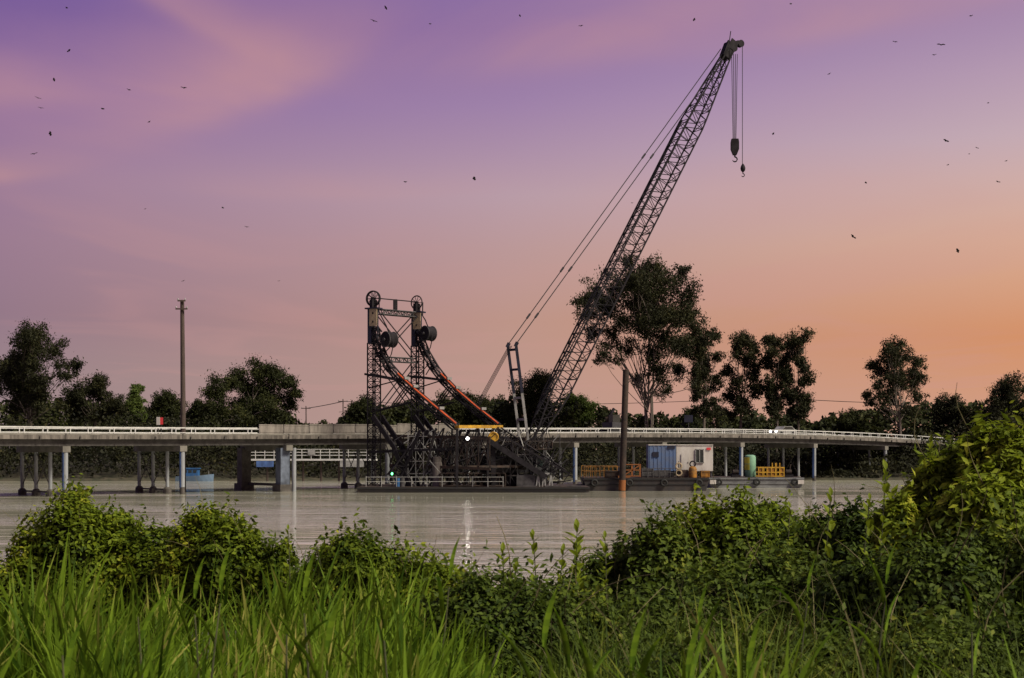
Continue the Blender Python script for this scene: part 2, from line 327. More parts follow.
# ------------------------------------------------------------------ road bridge
edge = [(-120, 133), (0, 139), (66, 143), (183, 151), (290, 161), (388, 174), (484, 184), (576, 192), (664, 200), (742, 208), (815, 217), (885, 227), (935, 236), (985, 248)]
eX = np.array([X_(p, d) for p, d in edge]); eD = np.array([d for _, d in edge]); cD = np.polyfit(eX, eD, 3)
def bD(x): return float(np.polyval(cD, x))
deckp = [(-120, 434), (0, 434.5), (183, 435), (290, 435), (388, 435), (484, 434.8), (576, 434.5), (664, 434.2), (742, 434.5), (815, 436), (885, 439), (935, 442.5), (985, 446)]
def bX(px):
    x = 0
    for _ in range(40): x = X_(px, bD(x))
    return x
dX = np.array([bX(p) for p, _ in deckp]); dZ = np.array([Z_(y, bD(x)) for (p, y), x in zip(deckp, dX)]); cZ = np.polyfit(dX, dZ, 4)
def bZ(x): return float(np.polyval(cZ, x))
def frame(x):
    s = float(np.polyval(np.polyder(cD), x)); t_ = Vector((1, s, 0)).normalized(); n_ = Vector((-t_.y, t_.x, 0))
    return Vector((x, bD(x), bZ(x))), t_, n_
BX0, BX1 = bX(-110), bX(992)
br = thing('road_bridge', 'long low concrete road bridge with white rails crossing the river behind the barges', 'bridge', frame(0)[0] * Vector((1, 1, 0)) if False else Vector((0, bD(0), 0)))
def loft_part(name, section, m_, x0=BX0, x1=BX1, step=3.0, parent=br):
    n = max(2, int((x1 - x0) / step)); rings = []
    for i in range(n + 1):
        p, t_, n_ = frame(x0 + (x1 - x0) * i / n); rings.append([p + n_ * u + Vector((0, 0, z)) for u, z in section])
    mb = MB(); mb.loft(rings); return mb.build(name, m_, parent)
BW = 10.2
loft_part('deck', [(0, 0), (0, -.42), (BW, -.42), (BW, 0)], M['deckc'])
loft_part('road_surface', [(.45, .006), (BW - .45, .006), (BW - .45, -.05), (.45, -.05)][::-1], M['asphalt'])
loft_part('kerb', [(.02, .17), (.02, .004), (.40, .004), (.40, .17)], M['concrete'])
loft_part('kerb', [(BW - .40, .17), (BW - .40, .004), (BW - .02, .004), (BW - .02, .17)], M['concrete'])
for u in (.55, 3.2, 6.2, 9.2): loft_part('girder', [(u, -.425), (u, -1.12), (u + .42, -1.12), (u + .42, -.425)], M['girder'])
# rails: two white tubes on posts, with a stretch of solid panels in the middle
pm = MB(); pm.box((0, 0, .31), (.09, .09, .62)); pm.box((0, 0, .02), (.16, .16, .04)); postmesh = meshof(pm, 'post', M['rail'])
def rails(x0, x1, u, posts=True):
    for z, h in ((.80, .12), (.27, .09)):
        loft_part('rail', [(u - .05, z + h / 2), (u - .05, z - h / 2), (u + .05, z - h / 2), (u + .05, z + h / 2)], M['rail'], x0, x1)
    if posts:
        x = x0 + .1
        while x < x1:
            for e_ in (0, .36): p, t_, n_ = frame(x + e_); piece('post', postmesh, br, p + n_ * u + Vector((0, 0, .17)), math.atan2(t_.y, t_.x))
            x += 1.75
xa, xb, xc = bX(258), bX(452), bX(545)
rails(BX0, xa, .2); rails(xc, BX1, .2); rails(xb, xc, .2); rails(BX0, BX1, BW - .2, posts=False)
x = xa + .15
while x < xb:
    w = 2.5 + rnd.uniform(-.2, .25); p, t_, n_ = frame(x + w / 2); a = math.atan2(t_.y, t_.x); mb = MB()
    L_ = w / t_.x * .975; hgt = 1.12 + rnd.uniform(-.1, .12)
    mb.box(p + n_ * .2 + Vector((0, 0, .175 + hgt / 2)), (L_, .12, hgt), a)
    for zz in (.2, hgt - .1): mb.box(p + n_ * .13 + Vector((0, 0, .175 + zz)), (L_ - .05, .05, .09), a)
    mb.build('barrier_panel', M['panel'], br); x += w
# drain spouts and joint covers along the near edge
dm_ = MB(); dm_.box((0, 0, 0), (.14, .16, .30)); dme = meshof(dm_, 'drain_spout', M['girder']); x = BX0 + 1
while x < BX1: p, t_, n_ = frame(x); piece('drain_spout', dme, br, p - n_ * .085 + Vector((0, 0, -.30)), math.atan2(t_.y, t_.x)); x += 3.1
dm_ = MB(); dm_.box((0, 0, 0), (.10, .05, .60)); dme2 = meshof(dm_, 'joint_cover', M['darkc'])
for px in (-62, 66, 183, 289, 388, 484, 576, 664, 742, 815, 886, 945): p, t_, n_ = frame(bX(px)); piece('joint_cover', dme2, br, p - n_ * .03 + Vector((0, 0, -.12)), math.atan2(t_.y, t_.x))
# piers
def pier(px, kind='bent', blue=0):
    x = bX(px); p, t_, n_ = frame(x); a = math.atan2(t_.y, t_.x); bot = -2.6
    hs = MB(); hs.box(p + n_ * (BW / 2 - .1) + Vector((0, 0, -1.13 - .32)), (.85, BW + .1, .62), a); pr = hs.build('pier', M['concrete'], br)
    top = p.z - 1.45
    if kind == 'bent':
        for k, u in enumerate((.15, 3.35, 6.5, 9.65)):
            q = p + n_ * u; r = .27 if k == 0 else .19
            c_ = MB(); c_.tube((q.x, q.y, bot), (q.x, q.y, top), r, n=14); c_.build('column', M['column'], pr, smooth=True)
            if k == 0: g_ = MB(); g_.tube((q.x, q.y, -2.5), (q.x, q.y, .75), r + .03, r + .006, n=14); g_.build('tide_band', M['darkc'], pr, smooth=True)
            if k:
                g_ = MB(); g_.lathe((q.x, q.y, -2.7), [(.42, 0), (.46, 2.75), (.44, 3.2), (.25, 3.4)], 12); g_.build('footing', M['darkc'], pr)
            elif blue:
                j = MB(); o = len(j.v); n = 9; z0, z1 = .2 + .25 * blue, top - .05
                rings = []
                for rr in (r + .012, r + .05):
                    rings.append([(q.x + rr * math.cos(math.radians(150 + 105 * i / n)), q.y + rr * math.sin(math.radians(150 + 105 * i / n))) for i in range(n + 1)])
                sec = rings[0] + rings[1][::-1]; j.prism([(x_, y_, z0) for x_, y_ in sec], [(x_, y_, z1) for x_, y_ in sec]); j.build('blue_facing', M['blue'], pr)  # thin blue shell over the left side of the near column
        br_ = MB()
        for u0, u1 in ((3.35, 6.5), (6.5, 9.65)):
            A, B = p + n_ * u0, p + n_ * u1
            br_.bar((A.x, A.y, .9), (B.x, B.y, top - .2), .07); br_.bar((B.x, B.y, .95), (A.x, A.y, top - .25), .07)
        A, B = p + n_ * 3.35, p + n_ * 9.65; br_.bar((A.x, A.y, .42), (B.x, B.y, .42), .12, .16); br_.build('brace', M['girder'], pr)
    else:
        for k, u in enumerate((1.0, 9.6)):
            q = p + n_ * u - t_ * .2; c_ = MB(); c_.box((q.x, q.y, top / 2 + .4), (1.25, 1.1, top - .8), a); c_.build('column', M['bigcol' if k == 0 else 'darkc'], pr)
            g_ = MB(); g_.box((q.x, q.y, -.85), (1.7, 1.7, 3.3), a); g_.build('footing', M['darkc'], pr)
        q = p + n_ * .12 + t_ * .75; c_ = MB(); c_.tube((q.x, q.y, bot), (q.x, q.y, top), .25, n=14); c_.build('column', M['column'], pr, smooth=True)
        j = MB(); A, B = p + n_ * 1.8, p + n_ * 8.8; j.bar((A.x, A.y, .75), (B.x, B.y, .75), .35, .3); j.build('tie_beam', M['girder'], pr)
for px, k, bl in ((-62, 'bent', 0), (66, 'bent', 2), (183, 'bent', 2), (289, 'big', 0), (388, 'bent', 0), (484, 'bent', 0), (576, 'bent', 1), (664, 'bent', 1), (742, 'bent', 3), (815, 'bent', 1), (886, 'bent', 0), (945, 'bent', 0)): pier(px, k, bl)

# ------------------------------------------------------------------ lift bridge frame: two lattice towers with curved tracks and rolling counterweights
DK = .6                                            # deck height of the work barge
TL = P(374, 480, 164); TL.z = DK; TR = P(417.5, 480, 168.5); TR.z = DK
td = Vector((.90, -.44, 0)).normalized(); tv = (TR - TL); tv.z = 0; tvn = tv.normalized()
def onp(px, py, P0):
    k = (px - CX) / F; s = (k * P0.y - P0.x) / (td.x - k * td.y); q = P0 + td * s; return Vector((q.x, q.y, Z_(py, q.y)))
lf = thing('lift_bridge_frame', 'dark lift span frame with two lattice towers, drum counterweights and orange edged curved tracks', 'lift bridge', (TL + TR) / 2)
HU = .45
tracks_end = []
for T, tys in ((TL, 0), (TR, 1)):
    tw = lat(T, T + Vector((0, 0, 17.1 - DK)), 1.0, .8, 26, .085, .045, U=td, V=tvn); two = tw.build('lattice_tower', M['steel'], lf)
    m = MB()                                        # plated head of the tower
    m.box(T + Vector((0, 0, 19.05 - DK)) - td * .40, (.46, .8, 4.1), math.atan2(td.y, td.x)); m.box(T + Vector((0, 0, 21.07 - DK)) - td * .05, (1.7, 1.2, .16), math.atan2(td.y, td.x))
    m.tube(T + td * .5 + Vector((0, 0, 16.9 - DK)), T + td * .5 + Vector((0, 0, 20.9 - DK)), .1); m.bar(T + td * .5 + Vector((0, 0, 17.0 - DK)), T - td * .1 + Vector((0, 0, 19.0 - DK)), .1)
    m.build('tower_head', M['navy'], two)
    m = MB(); fc = T + td * .36 - tvn * .50 + Vector((0, 0, 20.0 - DK)); m.box(fc, (1.0, .12, 1.95), math.atan2(td.y, td.x)); pl = m.build('cream_plate', M['cream'], two)
    for dz_ in (.5, -.5):
        m = MB(); c_ = fc + Vector((0, 0, dz_)); m.tube(c_ - tvn * .05, c_ - tvn * .10, .13, n=10); m.build('hole_cover', M['steel'], lf)
    # spoked wheels
    for off in ((-.10, .16) if tys == 0 else (0,)):
        wax = (Vector((.42, .9, 0)) if tys == 0 else Vector((.55, .83, 0))).normalized(); wpl = Vector((wax.y, -wax.x, 0)); wc = T - td * .12 + wax * off + Vector((0, 0, 22.22 - DK)); R_ = .86 if tys == 0 else .80
        m = MB(); m.ring(wc, wax, R_, .075, 28, 6); wo_ = m.build('wheel', M['steel'], lf, smooth=True)
        m = MB()
        for k in range(10):
            a = 2 * math.pi * k / 10; m.tube(wc, wc + (wpl * math.cos(a) + Vector((0, 0, 1)) * math.sin(a)) * R_, .035, n=4)
        m.tube(wc - wax * .2, wc + wax * .2, .17, n=10); m.build('spokes', M['steel'], wo_)
    m = MB(); m.bar(T - td * .1 + Vector((0, 0, 21.15 - DK)), T - td * .1 + Vector((0, 0, 22.1 - DK)), .5, .7, up=tvn); m.build('wheel_bearing', M['steel'], lf)
    # curved track
    if tys == 0: outer = [(376, 326), (379, 338), (383, 350), (391, 365), (402, 377.5), (418, 392), (437, 408), (457, 424.5)]
    else: outer = [(420.5, 329), (423, 339), (427, 350), (435, 364), (445, 377.5), (460, 393), (479, 409), (499, 424.5)]
    op = [onp(a, b_, T) for a, b_ in outer]
    fine = []
    for i in range(len(op) - 1):
        for k in range(3):
            p0, p1, p2, p3 = op[max(i - 1, 0)], op[i], op[i + 1], op[min(i + 2, len(op) - 1)]; u = k / 3
            fine.append(.5 * (2 * p1 + (p2 - p0) * u + (2 * p0 - 5 * p1 + 4 * p2 - p3) * u * u + (3 * p1 - 3 * p2 + p0 - p3) * u ** 3))
    fine.append(op[-1]); st_ = []
    for i, p in enumerate(fine):
        d = (fine[min(i + 1, len(fine) - 1)] - fine[max(i - 1, 0)]).normalized(); nn_ = tvn.cross(d).normalized()
        if nn_.z < 0: nn_ = -nn_
        st_.append((p - nn_ * .36, nn_ * .36, tvn * .3))
    m = MB(); m.lattice(st_, None, None, .10, .05); tk = m.build('curved_track', M['steel'], lf)
    m = MB(); k0 = 12; up_ = [s_[0] + s_[1] * 1.42 for s_ in st_]
    m.path([p - tvn * .22 for p in up_[k0:]], .10, 6)
    m.build('orange_edge', M['orange'], tk)['label'] = 'orange covering along the lower half of the track edge'
    for i in (13, 17, 20): m = MB(); m.box(up_[i] + Vector((.1, -.1, .16)), (.55, .4, .3), .4); m.build('white_padding', M['pale'], tk)
    tracks_end.append(op[-1])
    # brackets from the tower to the track
    m = MB(); A, B = T + Vector((0, 0, Z_(374, 164) - DK)), onp(399 if tys == 0 else 443, 380, T)
    for o_ in (-.5, .5): m.bar(A - td * .8 + tvn * o_, B + tvn * o_ * .6, .16, .24); m.bar(A + td * .7 + tvn * o_ + Vector((0, 0, .15)), onp(388 if tys == 0 else 432, 362, T) + tvn * o_ * .5, .09)
    m.bar(A - td * .7 - Vector((0, 0, 1.6)), B, .12)
    m.build('bracket', M['steel'], lf)
    # back stays below the track
    m = MB()
    for o_ in (-.45, -.1, .35): 
        m.bar(onp(395 + 44 * tys, 405 - 2 * tys, T) + tvn * o_, onp(409 + 42 * tys, 386, T) + tvn * o_, .11)
        m.bar(T + Vector((0, 0, 9.2 - DK)) + tvn * o_, onp(412 + 42 * tys, 402, T) + tvn * o_, .09)
    m.build('stay', M['steel'], lf)
    # drum counterweight rolling on the track
    cw = onp(389.5, 339.5, T) if tys == 0 else onp(428.5, 333.5, T)
    R_ = .86 if tys == 0 else .84; m = MB(); a_, b_ = cw - tvn * .65, cw + tvn * .60
    m.path([a_ - tvn * .02, a_, a_ + tvn * .12, b_ - tvn * .12, b_, b_ + tvn * .02], [R_ * .9, R_ * .97, R_, R_, R_ * .97, R_ * .9], 26); dr = m.build('drum_counterweight', M['steel'], lf, smooth=True)
    m = MB(); m.ring(a_ + tvn * .05, tvn, R_ + .02, .06, 26, 5); m.ring(b_ - tvn * .05, tvn, R_ + .02, .06, 26, 5); m.tube(a_ - tvn * .25, a_ + tvn * .02, .16, n=10); m.build('drum_rim', M['steel2'], dr)
    # cable over the wheel to the drum and its loose tail
    m = MB(); wt = T + td * .72 + Vector((0, 0, 22.2 - DK))
    m.path([wt, T + td * .95 + Vector((0, 0, 20.6 - DK)) - tvn * .3, cw + td * .1 - tvn * .6 + Vector((0, 0, R_ + .7)), cw + td * .45 - tvn * .6 + Vector((0, 0, R_ * .9))], .075, 5)
    m.path([cw + td * R_ - tvn * .5, cw + td * (R_ + .05) - tvn * .5 - Vector((0, 0, .9)), cw + td * (R_ - .15) - tvn * .5 - Vector((0, 0, 1.7)), cw + td * (R_ - .5) - tvn * .5 - Vector((0, 0, 2.3))], .06, 5)
    m.build('cable', M['steel'], lf)
zt = lambda z: Vector((0, 0, z - DK))
g = lat(TL + zt(20.75) + tvn * .5, TR + zt(20.75) - tvn * .6, .55, .7, 11, .075, .05, U=(0, 0, 1), V=td); g.build('top_girder', M['steel2'], lf)
m = MB(); m.tube(TL - td * .1 + zt(22.3), TR - td * .1 + zt(22.3), .07); m.build('wheel_shaft', M['steel'], lf)
m = MB(); mid = (TL + TR) / 2; m.box(mid - td * .1 + zt(21.7), (.42, .5, 1.1), .3); m.box(mid - td * .1 + zt(22.3), (.36, .4, .12), .3); m.build('motor_box', M['steel'], lf)
g = lat(TL + zt(15.3) + tvn * .5, TR + zt(15.3) - tvn * .6, .5, .6, 9, .07, .045, U=(0, 0, 1), V=td); g.build('tie_girder', M['steel2'], lf)
m = MB()
for z0, z1 in ((15.6, 20.5), (9.4, 15.0)):
    for s_ in (.5, -.3):
        m.bar(TL + zt(z0) + tvn * .6 + td * s_, TR + zt(z1) - tvn * .6 + td * s_, .10); m.bar(TL + zt(z1) + tvn * .6 + td * s_, TR + zt(z0) - tvn * .6 + td * s_, .10)
m.build('cross_brace', M['steel'], lf)
m = MB(); e0, e1 = tracks_end; m.bar(e0 - Vector((0, 0, .25)), e1 + tvn * .3 - Vector((0, 0, .25)), .7, .34); m.build('yellow_beam', M['yellow'], lf)['label'] = 'yellow painted beam joining the track ends'
m = MB()
for q in (0, .5, 1): pp = e0.lerp(e1, q); m.bar(pp - Vector((0, 0, .45)), (pp.x, pp.y, DK), .26)
m.build('end_post', M['steel'], lf)
# lower framing of the towers: heavy raking legs down to the barge
m = MB()
for T, sh in ((TL, 0), (TR, 41)):
    for o_ in (-.6, .6):
        m.bar(onp(377 + sh, 416, T) + tvn * o_, onp(398 + sh, 447, T) + tvn * o_, .34, .5); m.bar(onp(398 + sh, 447, T) + tvn * o_, onp(414 + sh, 486, T) + tvn * o_, .34, .5)
        m.bar(onp(424 + sh, 430, T) + tvn * o_, onp(402 + sh, 486, T) + tvn * o_, .2, .3); m.bar(onp(372 + sh, 452, T) + tvn * o_, onp(450 + sh, 449, T) + tvn * o_, .2, .25)
        m.bar(onp(440 + sh, 428, T) + tvn * o_, onp(426 + sh, 487, T) + tvn * o_, .18, .25)
m.build('raking_leg', M['steel'], lf)
# old lift-span truss hanging behind the legs
m = MB()
for o_ in (.1, .95):
    A = TL + tv * o_; ch = lambda s_, z: A + td * s_ + zt(z)
    for z in (3.0, 6.4): m.bar(ch(1.5, z), ch(14.5, z - .35), .2, .3)
    for k in range(9):
        s0, s1 = 1.5 + k * 1.44, 1.5 + (k + 1) * 1.44
        m.bar(ch(s0, 3.0), ch(s1, 6.3), .1); m.bar(ch(s1, 3.0), ch(s0, 6.4), .08); m.bar(ch(s1, 2.95), ch(s1, 6.3), .09)
for k in range(10): s_ = 1.5 + k * 1.44; m.bar(TL + tv * .1 + td * s_ + zt(2.9), TL + tv * .95 + td * s_ + zt(2.9), .16, .24)
m.build('span_truss', M['rust'], lf)

# ------------------------------------------------------------------ barges
def barge(name, label, px0, px1, D0, D1, top, m_, rub=None, rake=.6):
    xA, xB = X_(px0, D0), X_(px1, D0); o = thing(name, label, 'barge', ((xA + xB) / 2, (D0 + D1) / 2, 0)); m = MB()
    sec = [(xA + rake, -.7), (xB - rake, -.7), (xB, top - .35), (xB, top), (xA, top), (xA, top - .35)]
    m.prism([(x_, D0, z_) for x_, z_ in sec], [(x_, D1, z_) for x_, z_ in sec]); m.build('hull', m_, o)
    m = MB(); m.box(((xA + xB) / 2, (D0 + D1) / 2, top + .02), (xB - xA - .3, D1 - D0 - .3, .03)); m.build('deck', M['rust'], o)
    m = MB(); m.box(((xA + xB) / 2, D0 - .06, top - .13), (xB - xA + .05, .12, .16)); m.box(((xA + xB) / 2, D0 - .04, top - .75 if top > 1 else top - .42), (xB - xA - .8, .08, .1)); m.build('rubbing_strake', rub or M['rubber'], o)
    n = max(2, int((xB - xA) / 3.2))
    if top > .9:
        tm = MB(); tm.ring((0, 0, 0), (0, 1, 0), .33, .13, 14, 6); me = meshof(tm, 'tyre', M['rubber'], True)
        for i in range(n): piece('tyre', me, o, (xA + 1.2 + (xB - xA - 2.4) * i / max(1, n - 1), D0 - .27, top - .55))
    return o
b1_ = barge('work_barge', 'low dark flat barge carrying the lift frame and crane, pale railing along its edge', 357, 590, 159, 172, DK, M['hull'])
xA, xB = X_(366, 159.2), X_(503, 159.2)
for z_ in (1.12, .62):
    m = MB(); m.tube((xA, 159.25, DK + z_), (xB, 159.25, DK + z_), .035); m.build('railing', M['pale'], b1_)
pm = MB(); pm.tube((0, 0, 0), (0, 0, 1.18), .045); pp = meshof(pm, 'railing_post', M['pale'])
for i in range(10): piece('railing_post', pp, b1_, (xA + (xB - xA) * i / 9, 159.25, DK + .03))
m = MB(); xx = X_(560, 160)
for k in range(3): m.box((X_(530 + 22 * k, 160), 159.6, DK + .09), (1.6, .6, .12))
m.build('mooring_plate', M['steel2'], b1_)
b2_ = barge('cabin_barge', 'black steel barge with amber handrails carrying the white site cabin', 584, 709, 165, 174, 1.5, M['hull'])
def handrail(parent, p0, p1, h, n, m_, infill=0):
    p0, p1 = Vector(p0), Vector(p1); m = MB()
    for z in (h, h * .55): m.tube(p0 + Vector((0, 0, z)), p1 + Vector((0, 0, z)), .04)
    for i in range(n + 1): q = p0.lerp(p1, i / n); m.tube(q, q + Vector((0, 0, h)), .045)
    return m.build('handrail', m_, parent)
handrail(b2_, (X_(584, 166), 166, 1.53), (X_(621, 166), 166, 1.53), 1.25, 9, M['oyellow'])
handrail(b2_, (X_(584, 166), 172, 1.53), (X_(621, 166), 172, 1.53), 1.3, 8, M['oyellow'])
m = MB()
for (pa, ya, pb, yb) in ((623, 464, 623, 477), (640, 464, 640, 477), (623, 464.5, 640, 464.5), (623, 476, 640, 476), (623, 470, 640, 470), (623, 476, 640, 465), (632, 464, 632, 477)): m.bar(P(pa, ya, 165.4), P(pb, yb, 165.4), .2, .12)
m.bar(P(618, 477, 165.3), P(630, 477, 165.3), .3); m.build('pile_gate', M['orust'], b2_)
handrail(b2_, (X_(642, 165.5), 165.5, 1.53), (X_(676, 165.5), 165.5, 1.53), 1.1, 6, M['steel2'])
b3_ = barge('grey_pontoon', 'grey pontoon with white end blocks carrying the green tank and yellow cage', 709, 804, 178, 186, 1.3, M['ghull'], M['ghull'])
for px in (713, 801):
    m = MB(); m.box((X_(px, 177.7), 177.75, .75), (.75, .3, .5)); m.build('end_block', M['white'], b3_)

# ------------------------------------------------------------------ crane
FT = P(532, 441, 165.5); TP = P(729, 50, 178)
cr = thing('crawler_crane', 'tall crawler crane with a long dark lattice boom leaning right over the river', 'crane', (FT.x - 2, FT.y, DK))
ax = (TP - FT).normalized(); hd = Vector((ax.x, ax.y, 0)).normalized(); sdv = Vector((-hd.y, hd.x, 0)); upv = ax.cross(sdv).normalized()
if upv.z < 0: upv = -upv
BL = (TP - FT).length; prof = [(0, 1.9, .5), (.11, 2.15, 2.25), (.80, 2.15, 2.25), (1, .95, .7)]
def wh(t_):
    for (a, w0, h0), (b_, w1, h1) in zip(prof, prof[1:]):
        if t_ <= b_ + 1e-9: k = (t_ - a) / (b_ - a); return w0 + (w1 - w0) * k, h0 + (h1 - h0) * k
NB = 44; st_ = []
for i in range(NB + 1): w, h = wh(i / NB); st_.append((FT + ax * BL * i / NB, sdv * w / 2, upv * h / 2))
m = MB(); m.lattice(st_, None, None, .105, .058, 5); bo = m.build('boom', M['steel'], cr)
m = MB(); m.tube(FT + ax * 3 + upv * 1.0, TP + upv * .62 - ax * 1, .05); m.tube(FT + ax * 3 + upv * .9 + sdv * .3, TP + upv * .6 + sdv * .2 - ax, .045)
m.path([FT + ax * 4 + upv * .9 + sdv * .8, FT + ax * BL * .8 + upv * 1.05 + sdv * .8], .12, 4); m.build('boom_rope', M['wire'], bo)
m = MB()                                            # boom head
for o_ in (-.42, .42): m.bar(TP - ax * 1.4 + sdv * o_, TP + ax * 1.3 + sdv * o_, .12, 1.1, up=upv); 
m.bar(TP - ax * 1.2 + upv * .5, TP + ax * .6 + upv * .7, .9, .25, up=upv); m.bar(TP + ax * .7 + upv * .2, TP + ax * 1.2 + hd * 1.0 + upv * .3, .5, .35); m.tube(TP + ax * 1.0 + upv * .5, TP + ax * 1.6 + upv * .6 + Vector((0, 0, .7)), .06)
hdp = m.build('boom_head', M['steel'], bo)
shc = [TP + ax * .6 + hd * .35 - Vector((0, 0, .2)), TP + ax * 1.15 + hd * 1.15]
for q, R_ in ((shc[0], .5), (shc[1], .45), (TP - ax * .6 - upv * .15, .38)):
    for o_ in (-.2, .2): m = MB(); m.tube(q + sdv * (o_ - .05), q + sdv * (o_ + .05), R_, n=18); m.build('sheave', M['steel'], bo, smooth=True)
# mast
MT = P(512, 346, 164.5); MBs = P(524, 440, 165.0); md = (MBs - MT).normalized()
m1 = MB(); m2 = MB()
for o_ in (-1, 1):
    tp_ = MT - sdv * .7 * o_ + Vector((.16 * o_, 0, 0)); bt = MBs - sdv * .7 * o_ + Vector((.16 * o_, 0, 0)); md_ = tp_.lerp(bt, .5)
    m1.bar(tp_, md_, .34, .4); m2.bar(md_, bt, .3, .36)
    m1.bar(tp_ - Vector((.1, 0, .1)), tp_ + Vector((.15, 0, .4)), .4, .4)
for k in (.04, .25, .55, .78):
    A = MT.lerp(MBs, k); q = -.7 * sdv + Vector((.16, 0, 0)); (m1 if k < .5 else m2).bar(A - q, A + q, .26, .26)
ms = m1.build('mast', M['navy'], cr); m2.build('mast_lower', M['pale'], ms)
m = MB()                                            # pendants with links
for o_ in (-1, 1):
    A = MT - sdv * .7 * o_ + Vector((.16 * o_, 0, .2)); B = TP - ax * .3 + upv * .55 - sdv * .5 * o_ + upv * .3 * (-o_)
    m.tube(A, B, .06, n=5)
    for k in (.09, .24, .62): q = A.lerp(B, k); m.tube(q - (B - A).normalized() * .35, q + (B - A).normalized() * .35, .12, n=6)
m.build('pendant', M['wire'], cr)
m = MB()
for k in range(4): m.tube(MT - sdv * (-.45 + .3 * k) + Vector((-.2, 0, 0)), P(483, 394, 165.5) - sdv * (-.6 + .4 * k) - Vector((1.1, 0, 2.2)), .035, n=4)
m.build('luffing_rope', M['wire'], cr)
hb = FT - hd * 2.9; rz = math.atan2(hd.y, hd.x)
m = MB(); m.box((hb.x, hb.y, DK + 2.5), (6.2, 3.1, 1.9), rz); m.box((hb.x - hd.x * 2.6, hb.y - hd.y * 2.6, DK + 2.3), (1.4, 3.5, 1.9), rz); m.build('machine_house', M['cab'], cr)
q = FT + hd * .1 - sdv * 1.9; m = MB(); m.box((q.x, q.y, DK + 2.4), (1.7, 1.1, 2.0), rz); cb = m.build('cab', M['cab'], cr); m = MB(); m.box((q.x, q.y, DK + 2.7) , (1.3, 1.16, .9), rz); m.build('window', M['glass'], cb)
m = MB()
for k in (0, 1): A = hb - hd * (1.4 + k * .9); m.bar((A.x, A.y, DK + 3.4), A + Vector((-.6 + k * .5, 0, 5.2 - A.z + DK + 1)), .2)
m.build('gantry', M['steel'], cr)
for o_ in (-1, 1):
    q = hb + sdv * 2.0 * o_; m = MB(); prf = [(-3.4, .55), (-3.1, .1), (3.1, .1), (3.4, .55), (3.4, .75), (3.1, 1.15), (-3.1, 1.15), (-3.4, .75)]
    m.prism([q + hd * a + sdv * -.45 + Vector((0, 0, DK - q.z + z)) for a, z in prf], [q + hd * a + sdv * .45 + Vector((0, 0, DK - q.z + z)) for a, z in prf]); m.build('crawler_track', M['steel'], cr)
m = MB(); m.box((hb.x, hb.y, DK + .95), (3.2, 3.2, .9), rz); m.lathe((hb.x, hb.y, DK + 1.35), [(1.2, 0), (1.2, .3)], 18); m.build('carbody', M['steel'], cr)
# hook blocks hang on their ropes
D_ = shc[0].y
def hookrope(px, py_top, py_bot, D, n, sp):
    m = MB()
    for k in range(n): m.tube(P(px + sp * (k - (n - 1) / 2), py_top, D), P(px + sp * .5 * (k - (n - 1) / 2), py_bot, D), .04, n=4)
    return m
hookrope(734.5, 54, 140, D_, 4, 1.9).build('hoist_rope', M['wire'], cr); hookrope(742.4, 42, 165, shc[1].y, 1, 0).build('whip_rope', M['wire'], cr)
def hook(c, s):
    m = MB(); pts = [c + Vector((0, 0, 0)), c + Vector((0, 0, -.35 * s))] + [c + Vector((.30 * s * math.sin(a), 0, -.65 * s - .30 * s * math.cos(a + math.pi) - .0)) for a in np.linspace(.2, 4.4, 9)]
    m.path(pts, [.10 * s] * 3 + [.09 * s] * 6 + [.06 * s, .03 * s], 6); return m
c_ = P(734.8, 147, D_); hk = thing('hook_block', 'heavy black hook block hanging on several ropes from the boom head', 'hook block', c_)
m = MB(); pf = [(-.42, 1.0), (.42, 1.0), (.5, .6), (.5, -.3), (.22, -1.0), (-.22, -1.0), (-.5, -.3), (-.5, .6)]
m.prism([c_ + Vector((a, -.3, z)) for a, z in pf], [c_ + Vector((a, .3, z)) for a, z in pf]); m.build('block', M['steel'], hk); hook(c_ - Vector((0, 0, .9)), 1.0).build('hook', M['steel'], hk)
c_ = P(742.9, 167, shc[1].y); hk = thing('headache_ball', 'small black ball hook hanging on a single rope at the boom tip', 'hook', c_)
m = MB(); m.lathe(c_ - Vector((0, 0, .35)), [(.08, -.3), (.27, -.1), (.32, .2), (.24, .5), (.08, .75)], 12); m.build('ball', M['steel'], hk, smooth=True); hook(c_ - Vector((0, 0, .6)), .65).build('hook', M['steel'], hk)

# ------------------------------------------------------------------ clutter on the work barge
def scaffold(label, px0, px1, D, z1, nx_, nz_, m_, dep=1.6):
    xA, xB = X_(px0, D), X_(px1, D); o = thing('scaffold', label, 'scaffold', ((xA + xB) / 2, D + dep / 2, DK + .035)); m = MB(); dk = MB(); z0 = DK + .035
    for i in range(nx_ + 1):
        for y_ in (D, D + dep): x_ = xA + (xB - xA) * i / nx_; m.tube((x_, y_, z0), (x_, y_, z1 + .5), .045, n=5)
    for k in range(1, nz_ + 1):
        z = z0 + (z1 - z0) * k / nz_
        for y_ in (D, D + dep): m.tube((xA - .1, y_, z), (xB + .1, y_, z), .04, n=4)
        for i in range(nx_ + 1): x_ = xA + (xB - xA) * i / nx_; m.tube((x_, D, z), (x_, D + dep, z), .04, n=4)
        dk.box(((xA + xB) / 2, D + dep / 2, z + .07), (xB - xA, dep - .2, .05))
        for i in range(nx_): x_ = xA + (xB - xA) * (i + (k % 2)) / nx_; x2 = xA + (xB - xA) * (i + 1 - (k % 2)) / nx_; m.tube((x_, D, z - (z1 - z0) / nz_), (x2, D, z), .035, n=4)
    m.build('frame', m_, o); dk.build('planks', M['timber'], o); return o
scaffold('pale tube scaffold between the two lattice towers on the barge', 408, 431, 161.5, 6.3, 3, 4, M['pale'])
